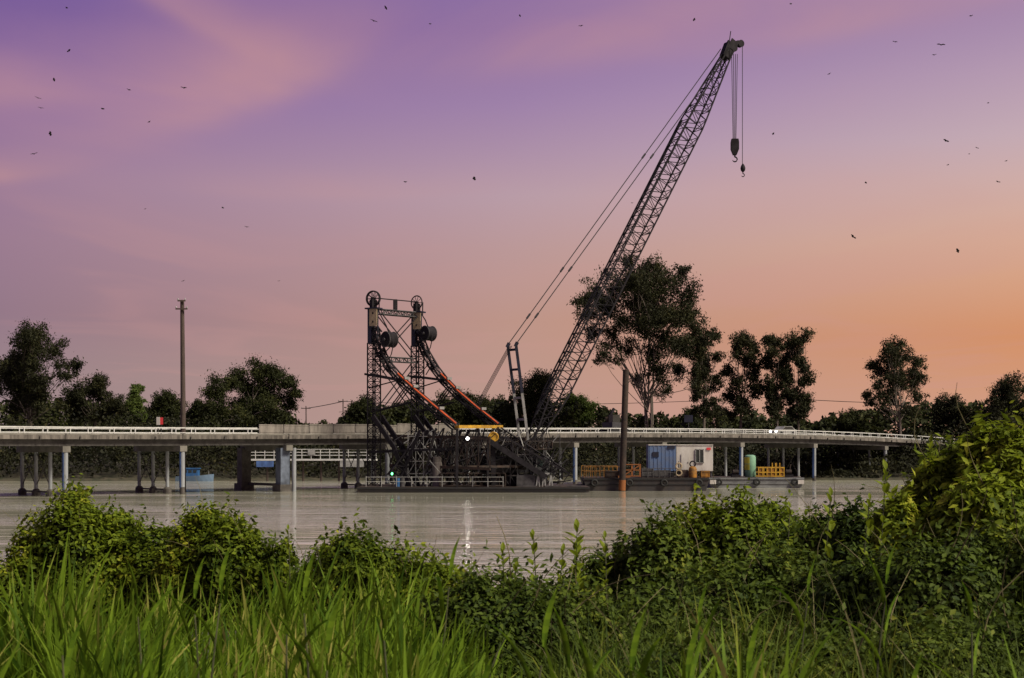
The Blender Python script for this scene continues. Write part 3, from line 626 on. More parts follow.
scaffold('dark tube scaffold under the yellow beam', 451, 487, 162.2, 5.2, 5, 4, M['steel2'])
scaffold('low grey scaffold at the foot of the crane mast', 503, 532, 161.0, 4.2, 4, 3, M['steel2'])
def loose_truss(label, a, b, w, h, n, m_):
    o = thing('lattice_section', label, 'steel truss', Vector((a + b) / 2) * Vector((1, 1, 0)) if False else Vector(((a.x + b.x) / 2, (a.y + b.y) / 2, DK)))
    lat(a, b, w, h, n, .08, .05).build('lattice', m_, o); m = MB()
    for q in (a, b): m.box(q, (.2, h * .9, w * .95), math.atan2((b - a).y, (b - a).x))
    m.build('end_frame', m_, o); return o
loose_truss('rust brown lattice section lying behind the railing', Vector((X_(440, 160.6), 160.6, 1.42)), Vector((X_(505, 160.6), 160.9, 1.42)), 1.4, 1.3, 11, M['rust'])
loose_truss('dark lattice section leaning up towards the yellow beam', Vector((X_(446, 161), 161.3, 2.2)), Vector((X_(512, 160.3), 160.6, 4.9)), 1.3, 1.2, 11, M['steel'])
loose_truss('rust brown lattice jib lying level below the mast', Vector((X_(497, 162), 162.6, 5.2)), Vector((X_(552, 162), 163, 5.3)), .9, .9, 12, M['rust'])
loose_truss('dark lattice truss sloping down right above the ramp beam', P(498, 432, 161.8), P(562, 474, 161.8), 1.2, 1.1, 12, M['steel'])
loose_truss('dark lattice section standing tilted between the two towers', P(392, 478, 161.6), P(424, 436, 162.4), 1.2, 1.1, 9, M['steel'])
loose_truss('dark lattice section tilted right behind the pale drum', P(428, 479, 162.6), P(452, 434, 162.8), 1.1, 1.0, 9, M['steel'])
o = thing('ramp_truss', 'heavy dark ramp beam sloping down to pale trestle legs on the barge', 'ramp', (X_(520, 160), 160, DK)); m = MB()
for yy in (159.9, 160.9): m.bar(P(488, 440, yy), P(546, 477, yy), .3, .6); m.bar(P(505, 437, yy), P(570, 474, yy), .14, .2)
for k in range(9): q = P(488, 440, 159.9).lerp(P(546, 477, 159.9), k / 8); m.bar(q, q + Vector((.9, 0, .75)), .08)
m.build('beam', M['steel'], o); m = MB()
for px in (538, 544, 551):
    for s_ in (-1.6, 1.6): m.bar(P(px, 473, 160.1), Vector((X_(px + s_, 160.1), 160.1, DK + .03)), .14, .2)
m.bar(P(537, 474, 160.1), P(552, 474, 160.1), .2, .25); m.build('trestle_leg', M['pale'], o)
m = MB(); m.bar(P(488, 440, 160.9), (X_(488, 160.9), 160.9, DK + .03), .25); m.bar(P(488, 440, 159.9), (X_(488, 159.9), 159.9, DK + .03), .25); m.build('post', M['steel'], o)
m = MB(); m.box((X_(526, 160), 160.8, DK + .03 + .65), (2.1, 1.3, 1.3)); o = tag(m.build('steel_box', M['steel2'], loc=(X_(526, 160), 160.8, DK)), 'plain grey steel box beside the pale trestle legs', 'box')
m = MB(); m.box((0, 0, .08), (2.2, 1.4, .1)); 
for a in (-.6, 0, .6): m.box((a, 0, 1.34), (.07, 1.36, .05))
m = None
cx_, cy_ = X_(437, 161), 161.2; m = MB(); m.lathe((cx_, cy_, DK + .035), [(.55, 0), (.55, 2.6), (.48, 2.75), (.48, 3.3), (.2, 3.45)], 16); tag(m.build('cement_silo', M['panel'], loc=(cx_, cy_, DK)), 'pale upright cement drum beside the scaffold', 'silo')
o = thing('rod_tangle', 'tangle of thin grey rods and scaffold tubes between the tracks and the mast', 'steel rods', (X_(490, 163), 163, DK)); m = MB(); m3 = MB(); m4 = MB()
for k in range(300):
    px = rnd.uniform(388, 562); z = DK + rnd.random() ** 1.3 * (5.6 if px < 520 else 4.6) + .15; y_ = rnd.uniform(160.4, 166); L_ = rnd.uniform(.8, 2.8); a = rnd.gauss(1.2, .5) * rnd.choice((-1, 1)); q = Vector((X_(px, y_), y_, z)); q2 = q + Vector((math.cos(a) * L_, rnd.uniform(-.4, .4), abs(math.sin(a)) * L_)); q2.z = min(q2.z, 7.2)
    (m if k % 5 == 1 else m3 if k % 5 == 0 else m4).tube(q, q2, rnd.uniform(.03, .07), n=4)
m.build('rods', M['steel2'], o)['kind'] = 'stuff'; m3.build('pale_rods', M['pale'], o)['kind'] = 'stuff'; m4.build('dark_rods', M['steel'], o)['kind'] = 'stuff'
# yellow winch
c_ = P(493.5, 437, 160.4); o = thing('winch', 'yellow winch drum standing at the end of the yellow beam', 'winch', (c_.x, c_.y, DK)); m = MB(); m.tube(c_ - Vector((0, .5, 0)), c_ + Vector((0, .5, 0)), .42, n=16); m.ring(c_ - Vector((0, .5, 0)), (0, 1, 0), .5, .1, 18, 5); m.build('drum', M['yellow'], o, smooth=True)
m = MB(); m.box(c_ - Vector((0, 0, .62)), (.9, 1.2, .2)); m.bar(c_ - Vector((0, 0, .5)), (c_.x, c_.y, DK + .03), .5); m.build('stand', M['steel'], o)
# floodlight, lit
c_ = P(467.5, 438.5, 158.9); o = thing('floodlight', 'lit white floodlight on a post above the barge railing', 'floodlight', (c_.x, 159.3, DK)); m = MB(); m.tube((c_.x, 159.45, DK + .03), (c_.x, 159.45, c_.z), .05); m.box((c_.x, 159.25, c_.z), (.55, .25, .45)); m.build('housing', M['steel'], o)
m = MB(); m.lathe((c_.x, 0, 0), [(.0, 0)], 3); m = MB(); m.tube((c_.x, 159.10, c_.z), (c_.x, 159.02, c_.z), .17, .14, 14); m.build('lamp', emit('lamp_glow', (1, .97, .92), 10), o)
ld = bpy.data.lights.new('floodlight_beam', 'SPOT'); ld.energy = 25; ld.spot_size = math.radians(150); ld.spot_blend = .6; ld.shadow_soft_size = .2; ld.color = (1, .95, .88); lo = bpy.data.objects.new('floodlight_beam', ld); COL.objects.link(lo); lo.parent = o; lo.location = Vector((c_.x, 158.9, c_.z)) - ORG[o.name]; lo.rotation_euler = (math.radians(75), 0, math.radians(180))
c_ = P(392, 475, 159.6); o = thing('marker_light', 'small green navigation light on the barge below the left tower', 'light', (c_.x, c_.y, DK)); m = MB(); m.tube((c_.x, c_.y, DK + .03), (c_.x, c_.y, c_.z), .05); m.build('stand', M['steel'], o); m = MB(); m.lathe((c_.x, c_.y, c_.z), [(.06, 0), (.11, .08), (.11, .2), (.04, .28)], 10); m.build('lens', emit('green_glow', (.1, .9, .25), 4), o)
for px, s_, lb in ((398, .8, 'dark blue steel drum stacked by the left tower legs'), (402, .9, 'second steel drum from the left tower legs')):
    m = MB(); m.lathe((X_(px, 160), 160, DK + .035), [(.3, 0), (.3, .4), (.32, .42), (.3, .44), (.3, .95)], 14); tag(m.build('steel_drum', M['bblue' if px == 398 else 'steel2'], loc=(X_(px, 160), 160, DK)), lb, 'drum')

# ------------------------------------------------------------------ spud pile and deck cargo of the cabin barge
a, b_ = P(621.5, 506, 164.3), P(626, 370, 164.3); o = thing('spud_pile', 'tall dark rusty steel pile standing at the barge edge, orange at its foot', 'pile', (a.x, a.y, 0))
m = MB(); m.tube(a, b_, .38, .36, 18); m.tube(b_, b_ + Vector((0, 0, .06)), .39, .33, 18); m.build('shaft', M['rust'], o, smooth=True)
z0_, z1_ = P(622, 490.5, 164.3), P(622.4, 480, 164.3); m = MB(); m.tube(z0_, z1_, .405, n=18); m.build('orange_foot', M['orust'], o, smooth=True)
y0 = 167.2
def cabin(name, label, px0, px1, ytop, ybot, dep, m_):
    xA, xB = X_(px0, y0), X_(px1, y0); zt_, zb = Z_(ytop, y0), Z_(ybot, y0); o = thing(name, label, 'cabin', ((xA + xB) / 2, y0 + dep / 2, 1.54)); m = MB()
    m.box(((xA + xB) / 2, y0 + dep / 2, (zt_ + zb) / 2), (xB - xA, dep, zt_ - zb)); m.build('wall', m_, o)
    m = MB(); n = int((xB - xA) / .42) if name == 'blue_container' else 0
    for i in range(n): m.box((xA + (i + .5) * (xB - xA) / n, y0 - .02, (zt_ + zb) / 2), (.16, .03, zt_ - zb - .16))
    if n: m.build('wall_rib', m_, o)
    m = MB(); m.box(((xA + xB) / 2, y0 + dep / 2, zt_ + .05), (xB - xA + .02, dep + .16, .10)); m.build('roof', M['white'], o)
    m = MB(); [m.box((xA + .4 + k * (xB - xA - .8), y0 + dep / 2, (zb + 1.54) / 2), (.3, dep - .2, zb - 1.54 - .01)) for k in (0, .5, 1)]; m.build('skid', M['steel'], o)
    return o, xA, xB, zt_, zb
o, xA, xB, zt_, zb = cabin('site_cabin', 'white box site cabin with a dark window and a small red sign', 676.4, 713, 445.3, 471, 2.6, M['white'])
wx, wz = X_(699.5, y0), Z_(456, y0); m = MB(); m.box((wx, y0 - .045, wz), (.92, .09, 1.5)); w_ = m.build('window', M['glass'], o); m = MB()
for s_ in (-.46, 0, .46): m.box((wx + s_, y0 - .07, wz), (.08, .12, 1.6))
for s_ in (-.78, .78): m.box((wx, y0 - .075, wz + s_), (1.0, .11, .08))
m.build('frame', M['pale'], w_); m = MB(); m.box((X_(708.6, y0), y0 - .075, Z_(448.8, y0)), (.5, .05, .28)); m.build('red_sign', M['red'], o)
m = MB(); m.box((X_(685, y0), y0 - .06, zb + 1.02), (.9, .06, 2.0)); d_ = m.build('door', M['white'], o); m = MB(); m.box((X_(685, y0) + .34, y0 - .11, zb + 1.0), (.05, .06, .18)); m.build('handle', M['steel'], d_)
o, xA, xB, zt_, zb = cabin('blue_container', 'weathered blue container standing against the left end of the white cabin', 648.5, 676, 445.3, 471, 2.6, M['bluew'])
m = MB(); m.box((X_(655.5, y0), y0 - .07, Z_(454.5, y0)), (.75, .06, .6)); m.build('vent_panel', M['navy'], o)
m = MB(); m.box((X_(671, y0), y0 - .07, Z_(447.5, y0)), (.9, .06, .3)); m.build('vent_panel', M['navy'], o)
c_ = Vector((X_(692.7, 165.9), 165.9, 1.54)); o = thing('amber_buoy', 'amber mooring buoy with a black ring, under the cabin window', 'buoy', c_); m = MB(); m.lathe(c_, [(.46, 0), (.48, .15), (.48, .95), (.40, 1.2), (.2, 1.3)], 16); m.build('float', M['oyellow'], o, smooth=True); m = MB(); m.ring(c_ + Vector((0, 0, 1.58)), (0, 1, .1), .32, .08, 18, 6); m.build('ring', M['steel'], o)
c_ = Vector((X_(678.6, 165.7), 165.7, 1.54)); o = thing('life_ring_stand', 'pale stand with two cream life rings beside the blue container', 'life rings', c_); m = MB(); m.tube(c_, c_ + Vector((0, 0, 1.9)), .06); m.build('stand', M['steel2'], o)
for z_ in (.55, 1.35): m = MB(); m.ring(c_ + Vector((0, -.12, z_)), (0, 1, 0), .33, .10, 18, 6); m.build('life_ring', M['cream'], o, smooth=True)
for px, sz, lb, mm in ((647, (1.3, 1.1, 1.0), 'dark steel bin on the barge left of the blue container', 'steel2'), (660, (2.2, 1.0, .85), 'long grey toolbox in front of the blue container', 'steel2'), (684, (.9, .9, .9), 'small brown crate left of the amber buoy', 'timber'), (705, (1.0, .9, .8), 'amber crate at the right end of the cabin barge', 'oyellow'), (612, (1.6, 1.2, .8), 'rusty crate behind the amber handrail', 'rust')):
    x_, y_ = X_(px, 166.4), 166.5; m = MB(); m.box((x_, y_, 1.54 + sz[2] / 2), sz); 
    for e in (.18, .82): m.box((x_, y_ - sz[1] / 2 - .02, 1.54 + sz[2] * e), (sz[0] + .04, .05, .07))
    for e in (-.5, .5): m.box((x_ + e * (sz[0] - .06), y_ - sz[1] / 2 - .025, 1.54 + sz[2] / 2), (.07, .06, sz[2] - .03))
    tag(m.build('crate', M[mm], loc=(x_, y_, 1.54)), lb, 'crate')
# pontoon cargo
c_ = Vector((X_(750.5, 180), 180.2, 1.335)); o = thing('storage_tank', 'upright green tank with a yellow left side on the grey pontoon', 'tank', c_)
m = MB(); m.lathe(c_, [(.66, 0), (.70, .05), (.70, 2.45), (.62, 2.7), (.34, 2.8)], 24); m.build('body', M['teal'], o, smooth=True)
for z0_, z1_, mm in ((1.7, 2.5, 'green'), (.9, 1.6, 'green')):
    m = MB(); n = 10; rr = [[(c_.x + r * math.cos(math.radians(170 + 85 * i / n)), c_.y + r * math.sin(math.radians(170 + 85 * i / n))) for i in range(n + 1)] for r in (.71, .74)]
    sec = rr[0] + rr[1][::-1]; m.prism([(x_, y_, c_.z + z0_) for x_, y_ in sec], [(x_, y_, c_.z + z1_) for x_, y_ in sec]); m.build('yellow_band', M['green'], o)
o = thing('yellow_cage', 'yellow railed cage beside the green tank on the pontoon', 'cage', (X_(771, 179.5), 180.2, 1.335)); m = MB()
for y_ in (179.2, 181.4):
    for z_ in (.1, .6, 1.2): m.bar((X_(758.5, 179.2), y_, 1.335 + z_), (X_(784, 179.2), y_, 1.335 + z_), .1, .14)
    for i in range(7): x_ = X_(758.5 + 25.5 * i / 6, 179.2); m.bar((x_, y_, 1.335), (x_, y_, 1.335 + 1.28 + (.5 if i in (4, 5) else 0)), .12)
for i in (0, 6): x_ = X_(758.5 + 25.5 * i / 6, 179.2); m.bar((x_, 179.2, 1.335 + 1.2), (x_, 181.4, 1.335 + 1.2), .1)
m.build('frame', M['yellow'], o)
for i in (0, 2, 3, 5): m = MB(); x_ = X_(760.6 + 25.5 * i / 6, 179.2); m.box((x_, 179.25, 1.335 + .65), (.42, .04, .9)); m.build('mesh_panel', M['oyellow'], o)
for px, hh, lb in ((736, .9, 'rust brown pump set left of the green tank'), (789, 1.1, 'rust brown winch right of the yellow cage')):
    c_ = Vector((X_(px, 180), 180.3, 1.335)); o = thing('deck_pump', lb, 'pump', c_); m = MB(); m.box(c_ + Vector((0, 0, .15)), (1.1, .9, .3)); m.build('base', M['steel'], o); m = MB(); m.tube(c_ + Vector((-.35, 0, .62)), c_ + Vector((.35, 0, .62)), .32, n=14); m.tube(c_ + Vector((.1, 0, .6)), c_ + Vector((.25, 0, .5 + hh)), .09); m.build('body', M['rust'], o)

# ------------------------------------------------------------------ far bank things: jetty, boat, poles, house, vehicles on the bridge
jd = 214; o = thing('jetty', 'raised far bank jetty with a pale deck and white rails seen under the bridge', 'jetty', (X_(312, jd), jd, 0)); xA, xB = X_(246, jd), X_(376, jd); zj = Z_(459, jd)
m = MB(); m.box(((xA + xB) / 2, jd + 1.2, zj - .12), (xB - xA, 2.4, .26)); m.build('deck', M['rail'], o)
for z_ in (.55, 1.0, 1.45): m = MB(); m.tube((xA, jd + .1, zj + z_), (xB, jd + .1, zj + z_), .06); m.build('railing', M['rail'], o)
pm = MB(); pm.tube((0, 0, 0), (0, 0, 1.5), .06); pp = meshof(pm, 'railing_post', M['rail']); pm = MB(); pm.tube((0, 0, -zj - 1.8), (0, 0, 0), .16, n=8); pl = meshof(pm, 'pile', M['timber'])
for i in range(15): piece('railing_post', pp, o, (xA + (xB - xA) * i / 14, jd + .1, zj))
for i in range(8): piece('pile', pl, o, (xA + .3 + (xB - xA - .6) * i / 7, jd + 1.2, zj - .25))
for px, w, mm in ((265, 2.6, 'blue'), (352, 3.6, 'pale')): m = MB(); m.box((X_(px, jd), jd - .02, zj - .75), (w, .08, .9)); m.build('hung_panel', M[mm], o)
m = MB(); m.box((X_(311.5, jd), jd - .02, zj + 1.0), (1.1, .06, .75)); m.build('notice_board', M['pale'], o)
# boat
bd = 216; x0_, x1_ = X_(177, bd), X_(214, bd); bo_ = thing('cabin_boat', 'small blue and white cabin boat moored at the far bank', 'boat', ((x0_ + x1_) / 2, bd, 0)); L2 = x1_ - x0_; rings = []
for k in range(9):
    u = k / 8; w = 1.0 * (1 - max(0, (u - .55) / .45) ** 2 * .93); sh = .75 + .35 * u * u; x_ = x0_ + L2 * u
    rings.append([Vector((x_, bd - w, sh)), Vector((x_ - .1, bd - w * .75, .0)), Vector((x_ - .15, bd, -.35)), Vector((x_ - .1, bd + w * .75, .0)), Vector((x_, bd + w, sh))])
m = MB(); m.loft(rings); m.build('hull', M['bwhite'], bo_)
m = MB(); m.box((x0_ + L2 * .38, bd, 1.25), (L2 * .42, 1.4, 1.2)); m.box((x0_ + L2 * .38, bd, 1.95), (L2 * .48, 1.6, .12)); cb = m.build('cabin', M['bblue'], bo_)
for k in range(3): m = MB(); m.box((x0_ + L2 * (.25 + .13 * k), bd - .71, 1.5), (.5, .06, .4)); m.build('window', M['glass'], cb)
m = MB(); m.tube((x0_ + L2 * .15, bd - .3, .7), (x0_ + L2 * .15, bd - .3, 2.9), .04); m.tube((x1_ - .8, bd, .9), (x1_ - .8, bd, 1.6), .04); m.build('mast', M['pale'], bo_)
# timber poles
def pole(px, ytop, D, base, r, label, arms, lean=0):
    a, b_ = Vector((X_(px, D), D, base)), P(px + lean, ytop, D); o = thing('power_pole', label, 'pole', a); m = MB(); m.path([a, a.lerp(b_, .5) + Vector((.05, 0, 0)), b_], [r, r * .85, r * .66], 10); m.build('shaft', M['timber'], o, smooth=True)
    for dz_, w in arms:
        m = MB(); c_ = b_ - Vector((0, 0, dz_)); m.box(c_ - Vector((0, r, 0)), (w, .14, .16)); m.build('crossarm', M['timber'], o)
        for s_ in (-.45, .45): m = MB(); m.lathe(c_ + Vector((s_ * w, -r, .07)), [(.05, 0), (.09, .08), (.06, .2), (.03, .24)], 8); m.build('insulator', M['pale'], o)
    return b_
pole(183, 300, 163, -1.8, .34, 'tall dark timber pole with a short crossarm rising beside the bridge', [(1.05, 1.35), (.12, .9)], -.8)
tops = []
for px, yt, D, lb in ((343, 399, 300, 'thin far power pole left of the left lattice tower'), (770, 395, 300, 'thin far power pole hidden among the gum trees'), (306, 406, 300, 'short far power pole right of the round tree'), (1060, 400, 320, 'far power pole at the right bank')):
    tops.append(pole(px, yt, D, 2.5, .16, lb, [(.5, 2.0)]))
def wires(p, q, label):
    m = MB()
    for s_ in (-.8, 0, .8):
        pts = [p.lerp(q, k / 12) + Vector((0, s_, -.5 - (1 - (2 * k / 12 - 1) ** 2) * (q - p).length * .012)) for k in range(13)]; m.path(pts, .035, 3)
    tag(m.build('power_line', M['wire'], loc=p), label, 'power line')
wires(tops[0], tops[2], 'thin power lines sagging right of the round tree'); wires(tops[1], tops[3], 'thin power lines crossing the orange sky at right'); wires(tops[0], tops[1], 'thin power lines passing low behind the crane boom')
# house
hx, hyy = X_(662, 330), 330; o = thing('far_house', 'small grey far house behind the bridge rail, right of the big gum trunk', 'house', (hx, hyy, 2.6)); m = MB(); m.box((hx, hyy, 5.6), (9, 7, 6.0)); m.build('wall', M['house'], o)
m = MB(); pf = [(-5, 8.6), (5, 8.6), (0, 10.6)]; m.prism([Vector((hx + a, hyy - 4, z)) for a, z in pf], [Vector((hx + a, hyy + 4, z)) for a, z in pf]); m.build('roof', M['roof'], o)
for s_ in (-2.4, 2.4): m = MB(); m.box((hx + s_, hyy - 3.52, 7.2), (1.4, .1, 1.3)); m.build('window', M['glass'], o)
# excavator working on the bridge
x_ = bX(636); p, t_, n_ = frame(x_); p = p + n_ * 4.6; a = math.atan2(t_.y, t_.x); o = thing('excavator', 'dark excavator on the bridge with its arm bent up beside the pile', 'excavator', p + Vector((0, 0, .01)))
for s_ in (-1, 1): m = MB(); q = p + n_ * s_ * .95; m.box(q + Vector((0, 0, .4)), (3.2, .5, .7), a); m.build('crawler_track', M['rubber'], o)
m = MB(); m.box(p + Vector((0, 0, 1.25)), (2.6, 2.2, .9), a); m.build('body', M['cab'], o); m = MB(); m.box(p - t_ * .5 - n_ * .6 + Vector((0, 0, 2.2)), (1.3, .9, 1.1), a); m.build('cab', M['glass'], o)
m = MB(); A = p - t_ * .9 + Vector((0, 0, 1.6)); B = P(614, 408.5, p.y); C_ = P(608, 417, p.y); m.bar(A, A.lerp(B, .5) + Vector((0, 0, .4)), .3, .4); m.bar(A.lerp(B, .5) + Vector((0, 0, .4)), B, .26, .34); m.bar(B, C_, .24, .3); m.build('arm', M['steel'], o)
m = MB(); m.prism([C_ + Vector((a_, -.35, z)) for a_, z in ((-.4, 0), (.35, .1), (.4, -.7), (-.2, -.8))], [C_ + Vector((a_, .35, z)) for a_, z in ((-.4, 0), (.35, .1), (.4, -.7), (-.2, -.8))]); m.build('bucket', M['rust'], o)
# car with lit headlights
x_ = bX(795); p, t_, n_ = frame(x_); p = p + n_ * 2.4 + Vector((0, 0, .01)); a = math.atan2(t_.y, t_.x); o = thing('car', 'pale car driving along the bridge with its headlights lit', 'car', p)
def cl(u, v_, z): return p + t_ * u + n_ * v_ + Vector((0, 0, z))
sec = [(-2.1, .35), (-2.15, .8), (-1.1, .95), (-.5, 1.45), (1.0, 1.48), (1.75, .98), (2.1, .9), (2.1, .35)]
m = MB(); m.prism([cl(u, -.85, z) for u, z in sec], [cl(u, .85, z) for u, z in sec]); bd_ = m.build('body', M['pale'], o)
m = MB(); sg = [(-1.0, .98), (-.48, 1.38), (.95, 1.4), (1.5, 1.0)]; m.prism([cl(u, -.88, z) for u, z in sg], [cl(u, .88, z) for u, z in sg]); m.build('side_window', M['glass'], bd_)
for u in (-1.3, 1.3):
    for v_ in (-.75, .75): m = MB(); m.tube(cl(u, v_ - .12, .33), cl(u, v_ + .12, .33), .33, n=14); m.build('wheel', M['rubber'], o)
hm = emit('headlight_glow', (1, .97, .9), 10)
for v_ in (-.6, .6): m = MB(); m.tube(cl(-2.14, v_, .68), cl(-2.24, v_, .68), .16, n=12); m.build('headlight', hm, o)
# signs on the bridge
def sign(px, ytop, w, h, m_, label):
    x_ = bX(px); p, t_, n_ = frame(x_); p = p + n_ * (BW - .35) + Vector((0, 0, .17)); zt_ = Z_(ytop, p.y); o = thing('road_sign', label, 'sign', p); m = MB(); m.tube(p, (p.x, p.y, zt_ - h / 2), .05); m.build('post', M['steel2'], o); m = MB(); m.box((p.x, p.y - .08, zt_ - h / 2), (w, .05, h)); m.build('panel', M[m_], o)
sign(203, 417, .4, .9, 'white', 'white road sign standing on the bridge right of the tall pole'); sign(206, 417.5, .4, .8, 'red', 'red road sign panel on the bridge beside the white one')
sign(735, 415, 1.3, 1.1, 'navy', 'dark blue sign standing on the bridge below the gum trees'); sign(35, 417, .6, 1.1, 'navy', 'small dark sign on the bridge near the left edge')

# ------------------------------------------------------------------ trees
def tube_limb(m, a, b, r0, r1, bend=.12, n=4):
    a, b = Vector(a), Vector(b); L_ = (b - a).length; o_ = Vector((rnd.uniform(-1, 1), rnd.uniform(-1, 1), rnd.uniform(-.2, .8))) * L_ * bend
    pts = [a + (b - a) * (k / n) + o_ * math.sin(math.pi * k / n) for k in range(n + 1)]; m.path(pts, [r0 + (r1 - r0) * k / n for k in range(n + 1)], 5)
def tree(name, label, px, D, lobes_px, nleaf, lsize, lm, bark, trunk_r, fork_y, cat='tree', shell=.4, extra=0, group=None, lean=0, stems=1, droop=.5):
    """lobes_px: (px, py, radius px) clumps of foliage; depth is spread around D"""
    s_ = D / F; bx_ = X_(px, D); base = Vector((bx_, D, float(gz(np.array(bx_), np.array(D * 1.0))) - .2)); o = thing(name, label, cat, base, group)
    lobes = []
    cxm = np.mean([l[0] for l in lobes_px]); spread = max(abs(l[0] - cxm) for l in lobes_px) * s_ + .5
    for (lx, ly, lr) in lobes_px:
        off = rnd.uniform(-1, 1) * spread * .75
        c_ = P(lx, ly, D); c_.y += off; R_ = lr * s_ * 1.08; lobes.append((c_, R_))
    sub = []
    for c_, R_ in lobes:
        for _ in range(15 + extra):
            d = Vector((rnd.gauss(0, 1), rnd.gauss(0, 1), rnd.gauss(0, .9))).normalized() * R_ * rnd.uniform(.1, 1.12); r = R_ * rnd.uniform(.24, .48)
            sub.append((tuple(c_ + d), r))
    nl_ = int(nleaf * 2.0); cc = np.array([q_[0] for q_ in sub]); rr = np.array([q_[1] for q_ in sub]); k_ = rng.choice(len(sub), nl_, p=rr ** 2 / (rr ** 2).sum())
    g_ = rng.normal(0, 1, (nl_, 3)); g_[:, 2] *= .85; pos = cc[k_] + g_ * (rr[k_] * .66)[:, None]; nr = unit(g_); nr[:, 2] += .3
    v, f = leaves(pos, nr, lsize * .70, lsize * .27, droop=droop, jit=.9); npmesh('crown', v, f, lm, o, ORG[o.name])
    m = MB(); fk = P(px + lean, fork_y, D)
    for k in range(stems):
        w = Vector((.5 * (k - (stems - 1) / 2), rnd.uniform(-.3, .3), 0)); tube_limb(m, base + w, fk + w * 2.2, trunk_r, trunk_r * .62, .03, 6)
    for i, (c_, R_) in enumerate(lobes):
        st0 = base.lerp(fk, rnd.uniform(.72, 1)); far_ = lobes[rnd.randrange(len(lobes))][0]; st0 = st0.lerp(far_, rnd.choice((0, 0, .15))); r0 = trunk_r * rnd.uniform(.16, .34); tube_limb(m, st0, c_, r0, r0 * .25, .12, 5)
        for _ in range(3): q = Vector((rnd.gauss(0, 1), rnd.gauss(0, 1), rnd.gauss(0, .7))).normalized() * R_ * .8; tube_limb(m, st0.lerp(c_, .75), c_ + q, r0 * .4, r0 * .15, .08, 3)
    m.build('trunk', bark, o, smooth=True); return o
def auto_lobes(cx_, y0_, y1_, w, n, r0, r1, prof='round'):
    out = []
    for i in range(n):
        u = (i + rnd.random()) / n; yy = y0_ + (y1_ - y0_) * u
        pw = {'round': math.sin(math.pi * min(1, .12 + u * .80)) ** .6, 'tall': .55 + .45 * math.sin(math.pi * u), 'cone': .25 + .75 * u, 'dome': min(1, .35 + u * 1.2)}[prof]
        r = rnd.uniform(r0, r1); out.append((cx_ + rnd.uniform(-1, 1) * max(0, w / 2 * pw - r * .7), yy + r * .6, r))
    return out
big = [(640, 279, 17), (665, 279, 18), (618, 285, 16), (597, 292, 15), (650, 298, 20), (676, 300, 16), (630, 305, 17), (587, 314, 10), (604, 312, 12), (660, 322, 18), (682, 322, 14), (640, 330, 15), (594, 332, 9), (612, 338, 11), (672, 345, 15), (697, 335, 12), (650, 352, 14), (628, 350, 9), (655, 372, 12), (600, 358, 8), (612, 362, 7), (683, 366, 11), (640, 378, 8), (690, 388, 8), (668, 392, 9), (706, 352, 9), (585, 300, 8), (625, 268, 9), (652, 266, 9), (680, 272, 9), (645, 288, 15), (608, 300, 12), (630, 290, 13), (664, 308, 15), (690, 310, 11), (622, 322, 11), (648, 316, 14), (688, 350, 10), (576, 306, 6), (660, 338, 12)]
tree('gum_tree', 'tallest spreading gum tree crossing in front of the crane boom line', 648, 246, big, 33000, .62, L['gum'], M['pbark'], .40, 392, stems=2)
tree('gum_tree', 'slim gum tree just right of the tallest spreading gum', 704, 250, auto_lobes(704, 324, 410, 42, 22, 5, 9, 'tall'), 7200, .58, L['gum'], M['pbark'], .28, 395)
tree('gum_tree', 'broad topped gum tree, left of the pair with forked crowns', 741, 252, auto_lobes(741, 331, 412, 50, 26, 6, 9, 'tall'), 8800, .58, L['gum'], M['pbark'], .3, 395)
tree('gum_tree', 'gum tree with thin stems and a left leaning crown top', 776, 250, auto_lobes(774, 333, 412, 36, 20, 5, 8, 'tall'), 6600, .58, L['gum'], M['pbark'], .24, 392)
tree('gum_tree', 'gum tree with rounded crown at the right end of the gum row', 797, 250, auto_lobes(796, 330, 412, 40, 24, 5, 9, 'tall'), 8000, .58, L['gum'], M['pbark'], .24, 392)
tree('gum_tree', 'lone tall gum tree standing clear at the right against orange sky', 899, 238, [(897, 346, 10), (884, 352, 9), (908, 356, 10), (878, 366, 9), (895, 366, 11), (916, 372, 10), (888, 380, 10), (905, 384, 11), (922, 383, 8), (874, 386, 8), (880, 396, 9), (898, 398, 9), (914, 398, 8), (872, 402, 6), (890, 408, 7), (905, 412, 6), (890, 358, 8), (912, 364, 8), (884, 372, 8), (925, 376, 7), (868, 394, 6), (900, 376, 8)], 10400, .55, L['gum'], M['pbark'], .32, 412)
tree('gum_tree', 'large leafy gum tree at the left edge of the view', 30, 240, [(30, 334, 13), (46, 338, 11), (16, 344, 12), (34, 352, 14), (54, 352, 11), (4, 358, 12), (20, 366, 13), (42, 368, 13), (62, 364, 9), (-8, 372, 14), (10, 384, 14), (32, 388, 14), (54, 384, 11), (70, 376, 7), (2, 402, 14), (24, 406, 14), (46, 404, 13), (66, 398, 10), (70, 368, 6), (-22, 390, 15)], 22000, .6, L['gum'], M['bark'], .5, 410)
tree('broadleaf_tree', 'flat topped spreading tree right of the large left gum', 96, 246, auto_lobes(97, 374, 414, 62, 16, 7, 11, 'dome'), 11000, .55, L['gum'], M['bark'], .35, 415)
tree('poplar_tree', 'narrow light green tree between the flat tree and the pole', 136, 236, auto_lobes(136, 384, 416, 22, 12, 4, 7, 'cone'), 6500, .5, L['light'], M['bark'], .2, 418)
tree('broadleaf_tree', 'small round dark tree behind the tall timber pole', 168, 250, auto_lobes(167, 392, 416, 34, 11, 6, 9), 7500, .5, L['dense'], M['bark'], .25, 418)
